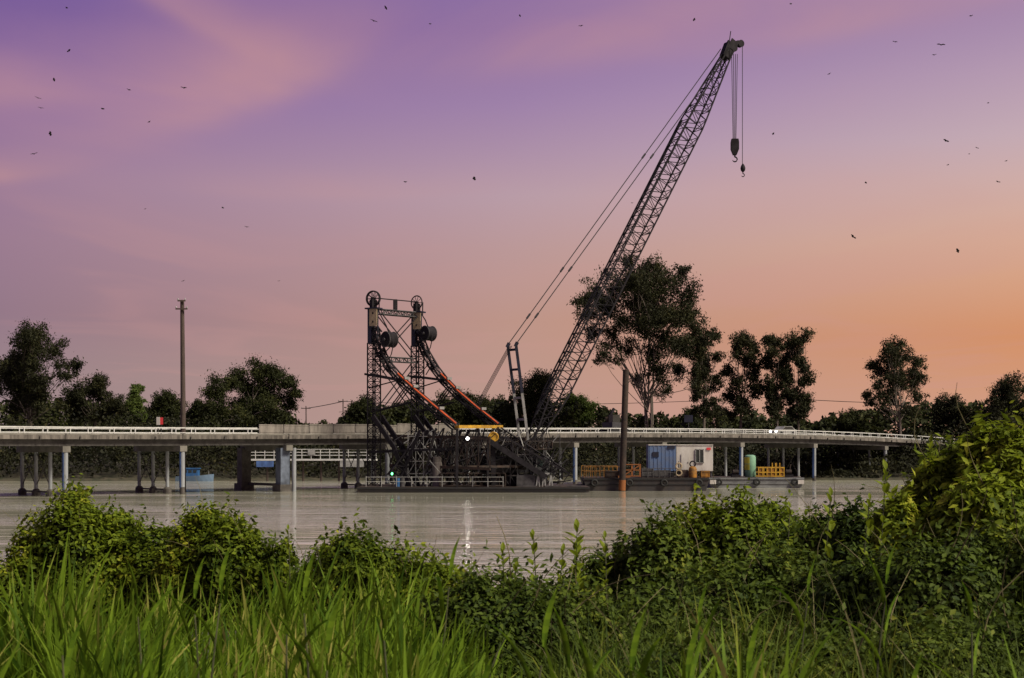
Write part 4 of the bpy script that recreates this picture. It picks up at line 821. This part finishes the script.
tree('broadleaf_tree', 'low dark tree just right of the tall timber pole', 197, 255, auto_lobes(197, 401, 418, 24, 8, 5, 7), 5000, .5, L['dense'], M['bark'], .2, 420)
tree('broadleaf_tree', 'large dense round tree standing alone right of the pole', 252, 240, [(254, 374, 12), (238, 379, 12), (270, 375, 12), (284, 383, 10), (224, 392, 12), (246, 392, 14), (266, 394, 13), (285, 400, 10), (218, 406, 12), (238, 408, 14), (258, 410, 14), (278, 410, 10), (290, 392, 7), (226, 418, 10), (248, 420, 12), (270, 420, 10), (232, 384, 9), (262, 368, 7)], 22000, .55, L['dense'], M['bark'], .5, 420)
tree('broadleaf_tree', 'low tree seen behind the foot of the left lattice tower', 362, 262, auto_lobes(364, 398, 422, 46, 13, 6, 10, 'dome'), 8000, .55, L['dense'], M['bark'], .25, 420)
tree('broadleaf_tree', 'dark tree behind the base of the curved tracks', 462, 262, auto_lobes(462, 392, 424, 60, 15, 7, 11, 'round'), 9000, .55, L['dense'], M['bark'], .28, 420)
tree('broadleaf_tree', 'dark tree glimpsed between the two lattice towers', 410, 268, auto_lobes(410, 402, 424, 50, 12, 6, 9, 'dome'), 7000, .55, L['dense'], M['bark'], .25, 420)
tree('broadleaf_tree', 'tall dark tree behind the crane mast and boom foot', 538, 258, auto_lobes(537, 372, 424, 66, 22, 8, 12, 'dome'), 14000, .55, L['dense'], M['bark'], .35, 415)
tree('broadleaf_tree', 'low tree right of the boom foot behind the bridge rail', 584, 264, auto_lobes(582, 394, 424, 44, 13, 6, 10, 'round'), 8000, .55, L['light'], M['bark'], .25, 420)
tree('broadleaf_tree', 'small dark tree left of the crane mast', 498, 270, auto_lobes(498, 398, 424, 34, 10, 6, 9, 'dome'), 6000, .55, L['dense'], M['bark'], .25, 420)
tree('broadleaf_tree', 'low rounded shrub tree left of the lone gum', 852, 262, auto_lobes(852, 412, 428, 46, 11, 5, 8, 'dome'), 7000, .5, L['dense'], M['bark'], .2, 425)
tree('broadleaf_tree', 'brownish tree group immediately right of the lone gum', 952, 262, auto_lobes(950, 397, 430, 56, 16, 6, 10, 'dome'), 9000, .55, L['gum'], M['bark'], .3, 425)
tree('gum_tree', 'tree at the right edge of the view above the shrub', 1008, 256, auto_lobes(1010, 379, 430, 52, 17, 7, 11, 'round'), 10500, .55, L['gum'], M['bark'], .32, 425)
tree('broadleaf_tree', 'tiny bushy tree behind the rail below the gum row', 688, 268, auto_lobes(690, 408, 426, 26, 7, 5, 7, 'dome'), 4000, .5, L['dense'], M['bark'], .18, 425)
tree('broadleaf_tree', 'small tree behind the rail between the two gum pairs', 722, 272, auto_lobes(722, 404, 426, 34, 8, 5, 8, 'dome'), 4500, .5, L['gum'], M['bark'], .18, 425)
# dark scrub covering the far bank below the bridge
n = 95000; sxp = rng.uniform(-130, 150, n); sy = rng.uniform(0, 16, n); shore = 222 + 4 * np.sin(sxp * .013) + 2 * np.sin(sxp * .041 + 1); yy = shore + 1.0 + sy
hh = 1.3 * (1.3 + 1.2 * np.sin(sxp * .057 + 2) * np.sin(sxp * .023) + 1.9 * (np.sin(sxp * .31 + sy) * .5 + .5) + 1.3 * (np.sin(sxp * .83 + 2 * sy + 1) * .5 + .5)) * np.clip(.55 + sy / 9, .5, 1.35)
pos = np.stack([sxp, yy, gz(sxp, yy) + hh * rng.uniform(0, 1, n) ** .6], 1); nr = np.tile([0, -.5, .8], (n, 1)).astype(float)
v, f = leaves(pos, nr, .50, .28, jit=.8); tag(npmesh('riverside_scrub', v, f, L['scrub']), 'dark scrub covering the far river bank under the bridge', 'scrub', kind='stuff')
ncl = 900; yc = rng.uniform(258, 285, ncl); pxc = rng.uniform(-150, 1180, ncl); xc_ = (pxc - CX) * yc / F
topy = np.interp(pxc, [-150, 0, 60, 120, 170, 215, 290, 304, 340, 350, 420, 480, 540, 600, 625, 700, 800, 815, 835, 880, 930, 980, 1024, 1180], [402, 404, 400, 408, 412, 413, 416, 426, 426, 412, 406, 404, 402, 408, 418, 417, 419, 426, 415, 412, 405, 406, 400, 398]) + rng.normal(0, 3.0, ncl)
zt_ = EYE + (HY - topy) * yc / F; n = 105000; k_ = rng.integers(0, ncl, n); u_ = rng.uniform(0, 1, n) ** .7
pos = np.stack([xc_[k_] + rng.normal(0, 1.5, n) * (1.25 - u_), yc[k_] + rng.normal(0, 1.0, n), 2.3 + (zt_[k_] - 2.3) * u_], 1)
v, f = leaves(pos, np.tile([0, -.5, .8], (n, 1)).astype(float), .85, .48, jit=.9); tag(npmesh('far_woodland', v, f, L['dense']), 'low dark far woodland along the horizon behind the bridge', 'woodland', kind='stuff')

# ------------------------------------------------------------------ near bank: shrubs, saplings, grass
def near_bush(name, label, lobes_px, D, nleaf, lsize, lm, wr=.55, depth=1.0, up=.5, shell=.26, sprigs=150):
    s_ = D / F; lobes = []
    for lx, ly, rx_, rz_ in lobes_px:
        c_ = P(lx, ly + rz_, D + rnd.uniform(-.5, .5) * depth); R1, R2 = rx_ * s_, rz_ * s_; lobes.append((c_, R1, R2))
    x_ = float(np.mean([l[0].x for l in lobes])); base = Vector((x_, D, float(gz(np.array(x_), np.array(D * 1.0))))); o = thing(name, label, 'shrub', base)
    sub = []; core = MB()
    for c_, R1, R2 in lobes:
        sub.append((tuple(c_), (R1, R1 * .9, R2)))
        core.lathe(c_, [(R1 * .66 * math.cos(a), R2 * .68 * math.sin(a)) for a in (-1.4, -.9, -.4, .1, .5, .9, 1.2, 1.45)], 12)  # added opaque dark core, blocks views through the leaves; stands for inner shade
        gq = float(gz(np.array(c_.x), np.array(c_.y)))
        if c_.z - gq > .15: sub.append(((c_.x, c_.y, (c_.z + gq) / 2), (R1 * .95, R1 * .85, (c_.z - gq) / 2 + .2)))
        for _ in range(8):
            d = Vector((rnd.gauss(0, 1), rnd.gauss(0, 1), abs(rnd.gauss(0, 1)))).normalized(); q = c_ + Vector((d.x * R1, d.y * R1 * .9, d.z * R2)) * rnd.uniform(.72, .92); r = R1 * rnd.uniform(.16, .34); sub.append((tuple(q), (r, r, r * .7)))
    lsize *= .92; nleaf = int(nleaf * 1.35); pos, nr = lobe_points(sub, nleaf, shell, up); core.build('inner_filler', M['dark_core'], o)['kind'] = 'stuff'; nr = nr * .85; nr[:, 2] += .35
    v, f = leaves(pos, nr, lsize, lsize * wr, droop=.15, jit=.42); npmesh('foliage', v, f, lm, o, base)
    m = MB()                                        # woody stems inside and a few sprigs standing out of the mass
    for c_, R1, R2 in lobes:
        for _ in range(5): q = Vector((rnd.uniform(-.8, .8) * R1, rnd.uniform(-.8, .8) * R1, rnd.uniform(-.2, .8) * R2)); gx_, gy_ = c_.x + q.x * .5, c_.y + q.y * .4; tube_limb(m, (gx_, gy_, float(gz(np.array(gx_), np.array(gy_))) - .1), c_ + q, .022, .006, .12, 5)
    m.build('stem', M['stem'], o)['kind'] = 'stuff'
    sp = []
    for _ in range(sprigs):
        c_, R1, R2 = lobes[rnd.randrange(len(lobes))]; a = rnd.uniform(0, 6.28); e = rnd.uniform(.2, 1.4); p0 = c_ + Vector((math.cos(a) * math.cos(e) * R1, math.sin(a) * math.cos(e) * R1 * .9, math.sin(e) * R2)) * .92
        g_ = Vector((rnd.gauss(0, .5), rnd.gauss(0, .4), 1)).normalized() * rnd.uniform(.10, .42)
        for k in range(8): sp.append(tuple(p0 + g_ * k / 8 + Vector((rnd.gauss(0, .02), rnd.gauss(0, .02), 0))))
    if sp: v, f = leaves(np.array(sp), np.tile([0, -.2, .6], (len(sp), 1)).astype(float), lsize * 1.15, lsize * wr, jit=.8); npmesh('sprig', v, f, lm, o, base)['kind'] = 'stuff'
    dt = MB()
    for _ in range(16):
        c_, R1, R2 = lobes[rnd.randrange(len(lobes))]; a = rnd.uniform(0, 6.28); e = rnd.uniform(.1, 1.3); dd = Vector((math.cos(a) * math.cos(e), math.sin(a) * math.cos(e), math.sin(e))); p0 = c_ + Vector((dd.x * R1, dd.y * R1 * .9, dd.z * R2)) * .8; tube_limb(dt, p0, p0 + (dd + Vector((rnd.gauss(0, .5), 0, .5))) * rnd.uniform(.15, .5), .006, .002, .15, 4)
    dt.build('dead_twigs', M['dry'], o)['kind'] = 'stuff'
    return o
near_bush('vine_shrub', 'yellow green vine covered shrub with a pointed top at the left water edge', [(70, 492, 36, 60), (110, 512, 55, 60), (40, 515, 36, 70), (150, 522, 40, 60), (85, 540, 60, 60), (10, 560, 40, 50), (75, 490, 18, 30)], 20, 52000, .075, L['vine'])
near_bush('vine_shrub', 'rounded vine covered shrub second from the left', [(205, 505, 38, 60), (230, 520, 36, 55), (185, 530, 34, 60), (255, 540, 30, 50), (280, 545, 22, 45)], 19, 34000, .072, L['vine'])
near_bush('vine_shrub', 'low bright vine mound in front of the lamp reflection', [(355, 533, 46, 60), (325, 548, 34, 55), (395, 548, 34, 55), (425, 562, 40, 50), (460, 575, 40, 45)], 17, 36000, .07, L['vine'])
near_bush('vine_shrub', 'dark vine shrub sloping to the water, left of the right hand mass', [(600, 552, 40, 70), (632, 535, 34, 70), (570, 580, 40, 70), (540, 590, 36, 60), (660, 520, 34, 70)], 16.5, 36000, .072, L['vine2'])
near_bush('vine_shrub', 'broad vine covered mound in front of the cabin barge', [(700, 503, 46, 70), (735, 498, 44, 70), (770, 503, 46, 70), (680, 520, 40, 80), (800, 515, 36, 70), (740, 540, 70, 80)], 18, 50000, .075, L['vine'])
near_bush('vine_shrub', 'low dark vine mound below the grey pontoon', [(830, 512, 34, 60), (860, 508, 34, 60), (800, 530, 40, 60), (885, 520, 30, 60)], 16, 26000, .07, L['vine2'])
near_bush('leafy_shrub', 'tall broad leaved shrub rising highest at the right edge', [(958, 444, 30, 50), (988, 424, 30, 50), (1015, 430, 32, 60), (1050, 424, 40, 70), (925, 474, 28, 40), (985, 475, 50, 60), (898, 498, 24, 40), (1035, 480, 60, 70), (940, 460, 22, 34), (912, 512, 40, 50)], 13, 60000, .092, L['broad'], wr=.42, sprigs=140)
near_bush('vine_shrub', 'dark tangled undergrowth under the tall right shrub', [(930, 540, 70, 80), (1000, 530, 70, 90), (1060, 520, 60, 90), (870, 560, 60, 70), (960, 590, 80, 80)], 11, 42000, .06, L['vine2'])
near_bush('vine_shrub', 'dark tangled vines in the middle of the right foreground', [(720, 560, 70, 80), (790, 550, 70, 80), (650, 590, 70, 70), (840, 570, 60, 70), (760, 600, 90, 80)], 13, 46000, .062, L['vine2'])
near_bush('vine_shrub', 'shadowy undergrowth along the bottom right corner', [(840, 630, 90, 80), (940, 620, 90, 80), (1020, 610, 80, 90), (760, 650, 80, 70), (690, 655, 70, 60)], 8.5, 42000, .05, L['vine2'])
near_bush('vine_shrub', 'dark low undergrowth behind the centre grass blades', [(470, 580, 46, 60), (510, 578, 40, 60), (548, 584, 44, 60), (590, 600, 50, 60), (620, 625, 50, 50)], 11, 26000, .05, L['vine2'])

def sapling(px, ytop, D, nl, label, lsz=.11, lean=0, m_=None):
    b_ = P(px, ytop, D); x_ = b_.x - lean; base = Vector((x_, D, float(gz(np.array(x_), np.array(D * 1.0))) - .05)); o = thing('sapling', label, 'plant', base); m = MB(); tube_limb(m, base, b_, .012, .004, .03, 6); m.build('stem', M['stem'], o)
    lv = MB(); lv.poly([(0, 0, 0), (0, .3, .0), (0, .62, -.02), (0, 1, -.12), (.14, .18, .05), (.22, .48, .05), (.13, .78, -.01), (-.14, .18, .05), (-.22, .48, .05), (-.13, .78, -.01)], [(0, 4, 1), (4, 5, 2, 1), (5, 6, 2), (6, 3, 2), (0, 1, 7), (7, 1, 2, 8), (8, 2, 9), (9, 2, 3)]); me = meshof(lv, 'leaf', m_ or L['broad'])
    for k in range(nl):
        u = 1 - .62 * (k / nl); q = base.lerp(b_, u); a = k * 2.4 + rnd.uniform(-.3, .3); el = 1.15 if k < 2 else rnd.uniform(.3, 1.0); s_ = lsz * rnd.uniform(.75, 1.2) * (.7 if k < 3 else 1)
        l_ = piece('leaf', me, o, q); l_.rotation_euler = (el, 0, a); l_.scale = (s_, s_, s_)
for px, yt, D, nl, lb, ln in ((503, 552, 14, 22, 'leafy sapling leftmost of the group against the water', .05), (533, 537, 14, 20, 'slender tallest sapling in the group right of the lamp reflection', 0), (516, 570, 13.5, 18, 'short sapling between the two left saplings', 0), (577, 530, 14.5, 24, 'dark sapling with large upright leaves beside the dark vine shrub', -.05), (563, 552, 14, 18, 'bushy sapling leaning left beside the large leaved one', .06), (605, 538, 15, 18, 'small sapling growing out of the dark vine shrub', 0), (831, 496, 14, 14, 'upright large leaved sprig on the low vine mound', 0), (790, 508, 14, 12, 'curled dark leaf sprig left of the large leaved sprig', .03), (870, 500, 12.5, 14, 'thin sprig at the left foot of the tall shrub', .05), (288, 530, 17, 12, 'thin sprig between the second shrub and the vine mound', 0), (886, 470, 12.3, 20, 'twiggy sprig on the left flank of the tall shrub', .1)):
    sapling(px, yt, D, int(nl * 1.1), lb, .19 if px in (577, 831) else .14, ln)

def blades(bx_, by_, h, w, bend, lean_az, seg=4):
    n = len(bx_); bz = gz(bx_, by_) - .05; t_ = np.linspace(0, 1, seg + 1)
    la = np.stack([np.cos(lean_az), np.sin(lean_az)], 1); fa = rng.uniform(0, 2 * np.pi, n); sd_ = np.stack([np.cos(fa), np.sin(fa) * .5], 1)
    V = []; wp = [.55, 1, .92, .6, 0] if seg == 4 else [.6, 1, .7, 0]
    for k, tt in enumerate(t_):
        hx_ = h * bend * tt ** 2.2; hz_ = h * tt * (1 - .45 * bend * tt ** 2); c_ = np.stack([bx_ + la[:, 0] * hx_, by_ + la[:, 1] * hx_, bz + hz_], 1)
        off = np.concatenate([sd_, np.zeros((n, 1))], 1) * (w * wp[k] / 2)[:, None]
        if k < seg: V += [c_ - off, c_ + off]
        else: V.append(c_)
    nv = len(V); v = np.stack(V, 1).reshape(-1, 3); b0 = np.arange(n)[:, None] * nv; F_ = []
    for k in range(seg - 1): a = 2 * k; F_ += [b0 + [a, a + 1, a + 3], b0 + [a, a + 3, a + 2]]
    a = 2 * (seg - 1); F_.append(b0 + [a, a + 1, a + 2]); return v, np.stack(F_, 1).reshape(-1, 3)
def grass_limit(px):      # how far back the tall grass reaches along each line of sight
    return np.interp(px, [-400, 0, 150, 300, 430, 480, 560, 640, 700, 760, 800, 1400], [12.0, 11.5, 11.2, 11.6, 12.0, 9.0, 7.0, 6.4, 6.6, 6.3, 5.2, 4.6])
def grass(name, label, n, hmin, hmax, wmin, wmax, bmax, m_, near=3.4, dens=1.0):
    y_ = near + (12.5 - near) * rng.uniform(0, 1, n * 3) ** .9; x_ = rng.uniform(-1, 1, n * 3) * (y_ * .40 + 1.0); px = CX + F * x_ / y_; clump = np.sin(x_ * 3.1 + 2.0 * np.sin(y_ * 1.3)) * np.sin(y_ * 2.7 + 1.7 * np.sin(x_ * 1.9)) + .5 * np.sin(x_ * 7.3 + y_ * 3.1) ; keep = (clump > .08 + rng.normal(0, .25, n * 3)) & (y_ < grass_limit(px) + rng.normal(0, .35, n * 3)) & (rng.uniform(0, 1, n * 3) < dens); x_, y_ = x_[keep][:n], y_[keep][:n]; k = len(x_)
    tuft = .80 + .25 * np.sin(x_ * 2.3 + 1.1 * np.sin(y_ * 1.7)) * np.sin(y_ * 2.1 + x_); h = rng.uniform(hmin, hmax, k) * tuft; w = rng.uniform(wmin, wmax, k)
    v, f = blades(x_, y_, h, w, rng.uniform(.05, bmax, k), rng.normal(.3, 1.6, k)); o = npmesh(name, v, f, m_); return tag(o, label, 'grass', kind='stuff')
grass('tall_grass', 'bright green tall grass filling the left foreground bank', 17000, .50, 1.30, .009, .020, .6, L['grass'])
grass('reed_grass', 'broad bladed green reeds standing among the foreground grass', 6800, .75, 1.42, .024, .046, .42, L['grass'])
# single tall reeds and dry stalks that stand out
def reed(px, ytop, D, label, nl, m_=None, lean=.0, lw=.035):
    tp = P(px, ytop, D); x_ = tp.x - lean; base = Vector((x_, D, float(gz(np.array(x_), np.array(D * 1.0))) - .05)); o = thing('reed', label, 'reed', base); h = tp.z - base.z; m = MB(); tube_limb(m, base, base.lerp(tp, .8), .011, .004, .03, 6); m.build('stem', m_ or M['stem'], o)
    for k in range(nl):
        u = .35 + .5 * k / max(1, nl - 1); q = base.lerp(tp, u); ll = (h * (1 - u) * 1.25 if k == nl - 1 else rnd.uniform(.35, .6)); a = rnd.uniform(0, 6.28) if k < nl - 1 else (0 if lean >= 0 else math.pi); bd = rnd.uniform(.25, .75) if k < nl - 1 else .22
        pts = [q + Vector((math.cos(a) * ll * bd * t_ ** 1.7, math.sin(a) * ll * bd * t_ ** 1.7, ll * t_ * (1 - .5 * bd * t_ * t_))) for t_ in np.linspace(0, 1, 11)]; sdd = Vector((-math.sin(a) * .5 + .7, math.cos(a) * .5, 0)).normalized(); wp = [.45, .75, .95, 1, 1, .95, .85, .7, .5, .28, .02]; m = MB()
        for i in range(10):
            r = lambda j: [pts[j] - sdd * lw / 2 * wp[j], pts[j] + Vector((0, .006, -.004)), pts[j] + sdd * lw / 2 * wp[j]]
            m.poly(r(i) + r(i + 1), [(0, 1, 4, 3), (1, 2, 5, 4)])
        m.build('leaf', L['grass'], o, smooth=True)
for i, (px, yt, D, lb, nl, ln) in enumerate(((134, 562, 7.4, 'tall reed with a folded leaf below the pointed shrub', 4, -.1), (222, 548, 7.6, 'tall broad reed leaf in front of the second shrub', 3, .05), (196, 560, 7.8, 'upright reed left of the tall broad reed leaf', 3, .04), (305, 552, 7.0, 'pale tall reed at the right of the second shrub', 3, .02), (285, 575, 6.8, 'bright green reed left of the vine mound', 3, -.04), (455, 540, 8.5, 'arching dark reed blade left of the lamp reflection', 3, .18), (383, 590, 7.2, 'pale green reed stalk below the vine mound', 3, -.03), (560, 612, 5.2, 'broad grey green reed bent left in the centre foreground', 4, -.2), (552, 590, 5.4, 'arching reed with a drooping tip in the centre foreground', 4, .2), (632, 612, 5.0, 'bright tall reed below the dark vine shrub', 4, .0), (690, 620, 4.9, 'reed clump left of the last broad blade', 5, .05), (755, 618, 5.0, 'pale broad reed blade leaning right at the bottom', 4, .16), (888, 545, 7.5, 'tall leafy reed rising through the dark undergrowth', 5, .05), (912, 655, 5.0, 'short bright reed at the bottom right', 3, .03), (590, 640, 4.6, 'low reed in front of the bent grey green one', 4, -.06), (480, 660, 4.3, 'close reed at the bottom centre', 4, .05), (330, 600, 5.6, 'reed standing in the middle of the left grass', 4, .06), (60, 590, 6.0, 'reed near the left edge of the grass', 4, -.05), (700, 585, 7.2, 'thin reed rising out of the dark tangled vines', 3, .03), (970, 585, 7.0, 'thin reed in the shadowy undergrowth at right', 3, -.05), (810, 560, 8.5, 'slender reed in the middle of the dark vines', 3, .08))):
    reed(px, yt, D, lb, nl, None, ln, .030 if D < 6 else .028)
n = 130; y_ = rng.uniform(5.5, 12, n); x_ = y_ * rng.uniform(.02, .40, n); v, f = blades(x_, y_, rng.uniform(.9, 1.5, n), rng.uniform(.004, .008, n), rng.uniform(.1, .9, n), rng.uniform(0, 6.28, n)); tag(npmesh('dry_stalks', v, f, M['dry']), 'thin dry grass stalks scattered through the dark undergrowth', 'grass', kind='stuff')
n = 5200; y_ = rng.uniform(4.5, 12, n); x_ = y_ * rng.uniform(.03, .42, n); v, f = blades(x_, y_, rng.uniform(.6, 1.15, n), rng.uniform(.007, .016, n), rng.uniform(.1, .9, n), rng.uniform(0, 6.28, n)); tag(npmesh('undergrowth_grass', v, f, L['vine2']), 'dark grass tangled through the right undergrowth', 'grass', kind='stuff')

# ------------------------------------------------------------------ bats across the sky
bm_ = MB(); bm_.path([(0, -.13, 0), (0, -.06, .01), (0, .05, .01), (0, .13, .02), (0, .17, .02)], [.012, .05, .06, .04, .015], 6)
bodym = meshof(bm_, 'body', M['bat'], True)
def wing(s):
    m = MB(); t0 = [(0, .08, .02), (.18, .13, .10), (.42, .05, .06), (.30, -.07, .03), (.17, -.05, .05), (.08, -.12, .01), (0, -.08, 0)]
    up = [Vector((x * s, y, z + .006)) for x, y, z in t0]; dn = [Vector((x * s, y, z - .006)) for x, y, z in t0]
    m.prism(dn, up); return meshof(m, 'wing', M['bat'])
wl, wr_ = wing(-1), wing(1)
bats = [(67, 8), (69, 51), (54, 80), (38, 98), (41, 108), (129, 90), (184, 88), (103, 109), (149, 122), (50, 134), (34, 154), (386, 8), (374, 21), (430, 24), (405, 182), (474, 179), (145, 209), (223, 208), (247, 227), (183, 281), (279, 281), (581, 26), (694, 20), (791, 4), (971, 16), (895, 42), (941, 45), (934, 55), (829, 74), (988, 103), (773, 134), (946, 141), (969, 154), (977, 148), (1006, 161), (948, 165), (998, 182), (866, 183), (853, 237), (958, 251), (632, 203), (520, 16)]
for px, py in bats:
    D = rnd.uniform(170, 230); faint = (px, py) in ((145, 209), (183, 281), (279, 281), (948, 165), (632, 203), (969, 154), (977, 148), (1006, 161)); s_ = .8 if faint else rnd.uniform(1.05, 1.45)
    o = thing('bat', 'tiny dark bat flying in the dusk sky', 'bat', P(px, py, D), 'bats flying across the dusk sky'); o.rotation_euler = (rnd.uniform(-.3, .3), rnd.uniform(-.4, .4), rnd.uniform(0, 6.28)); o.scale = (s_, s_, s_)
    for nm, me in (('body', bodym), ('wing', wl), ('wing', wr_)):
        c_ = bpy.data.objects.new(nm, me); COL.objects.link(c_); c_.parent = o
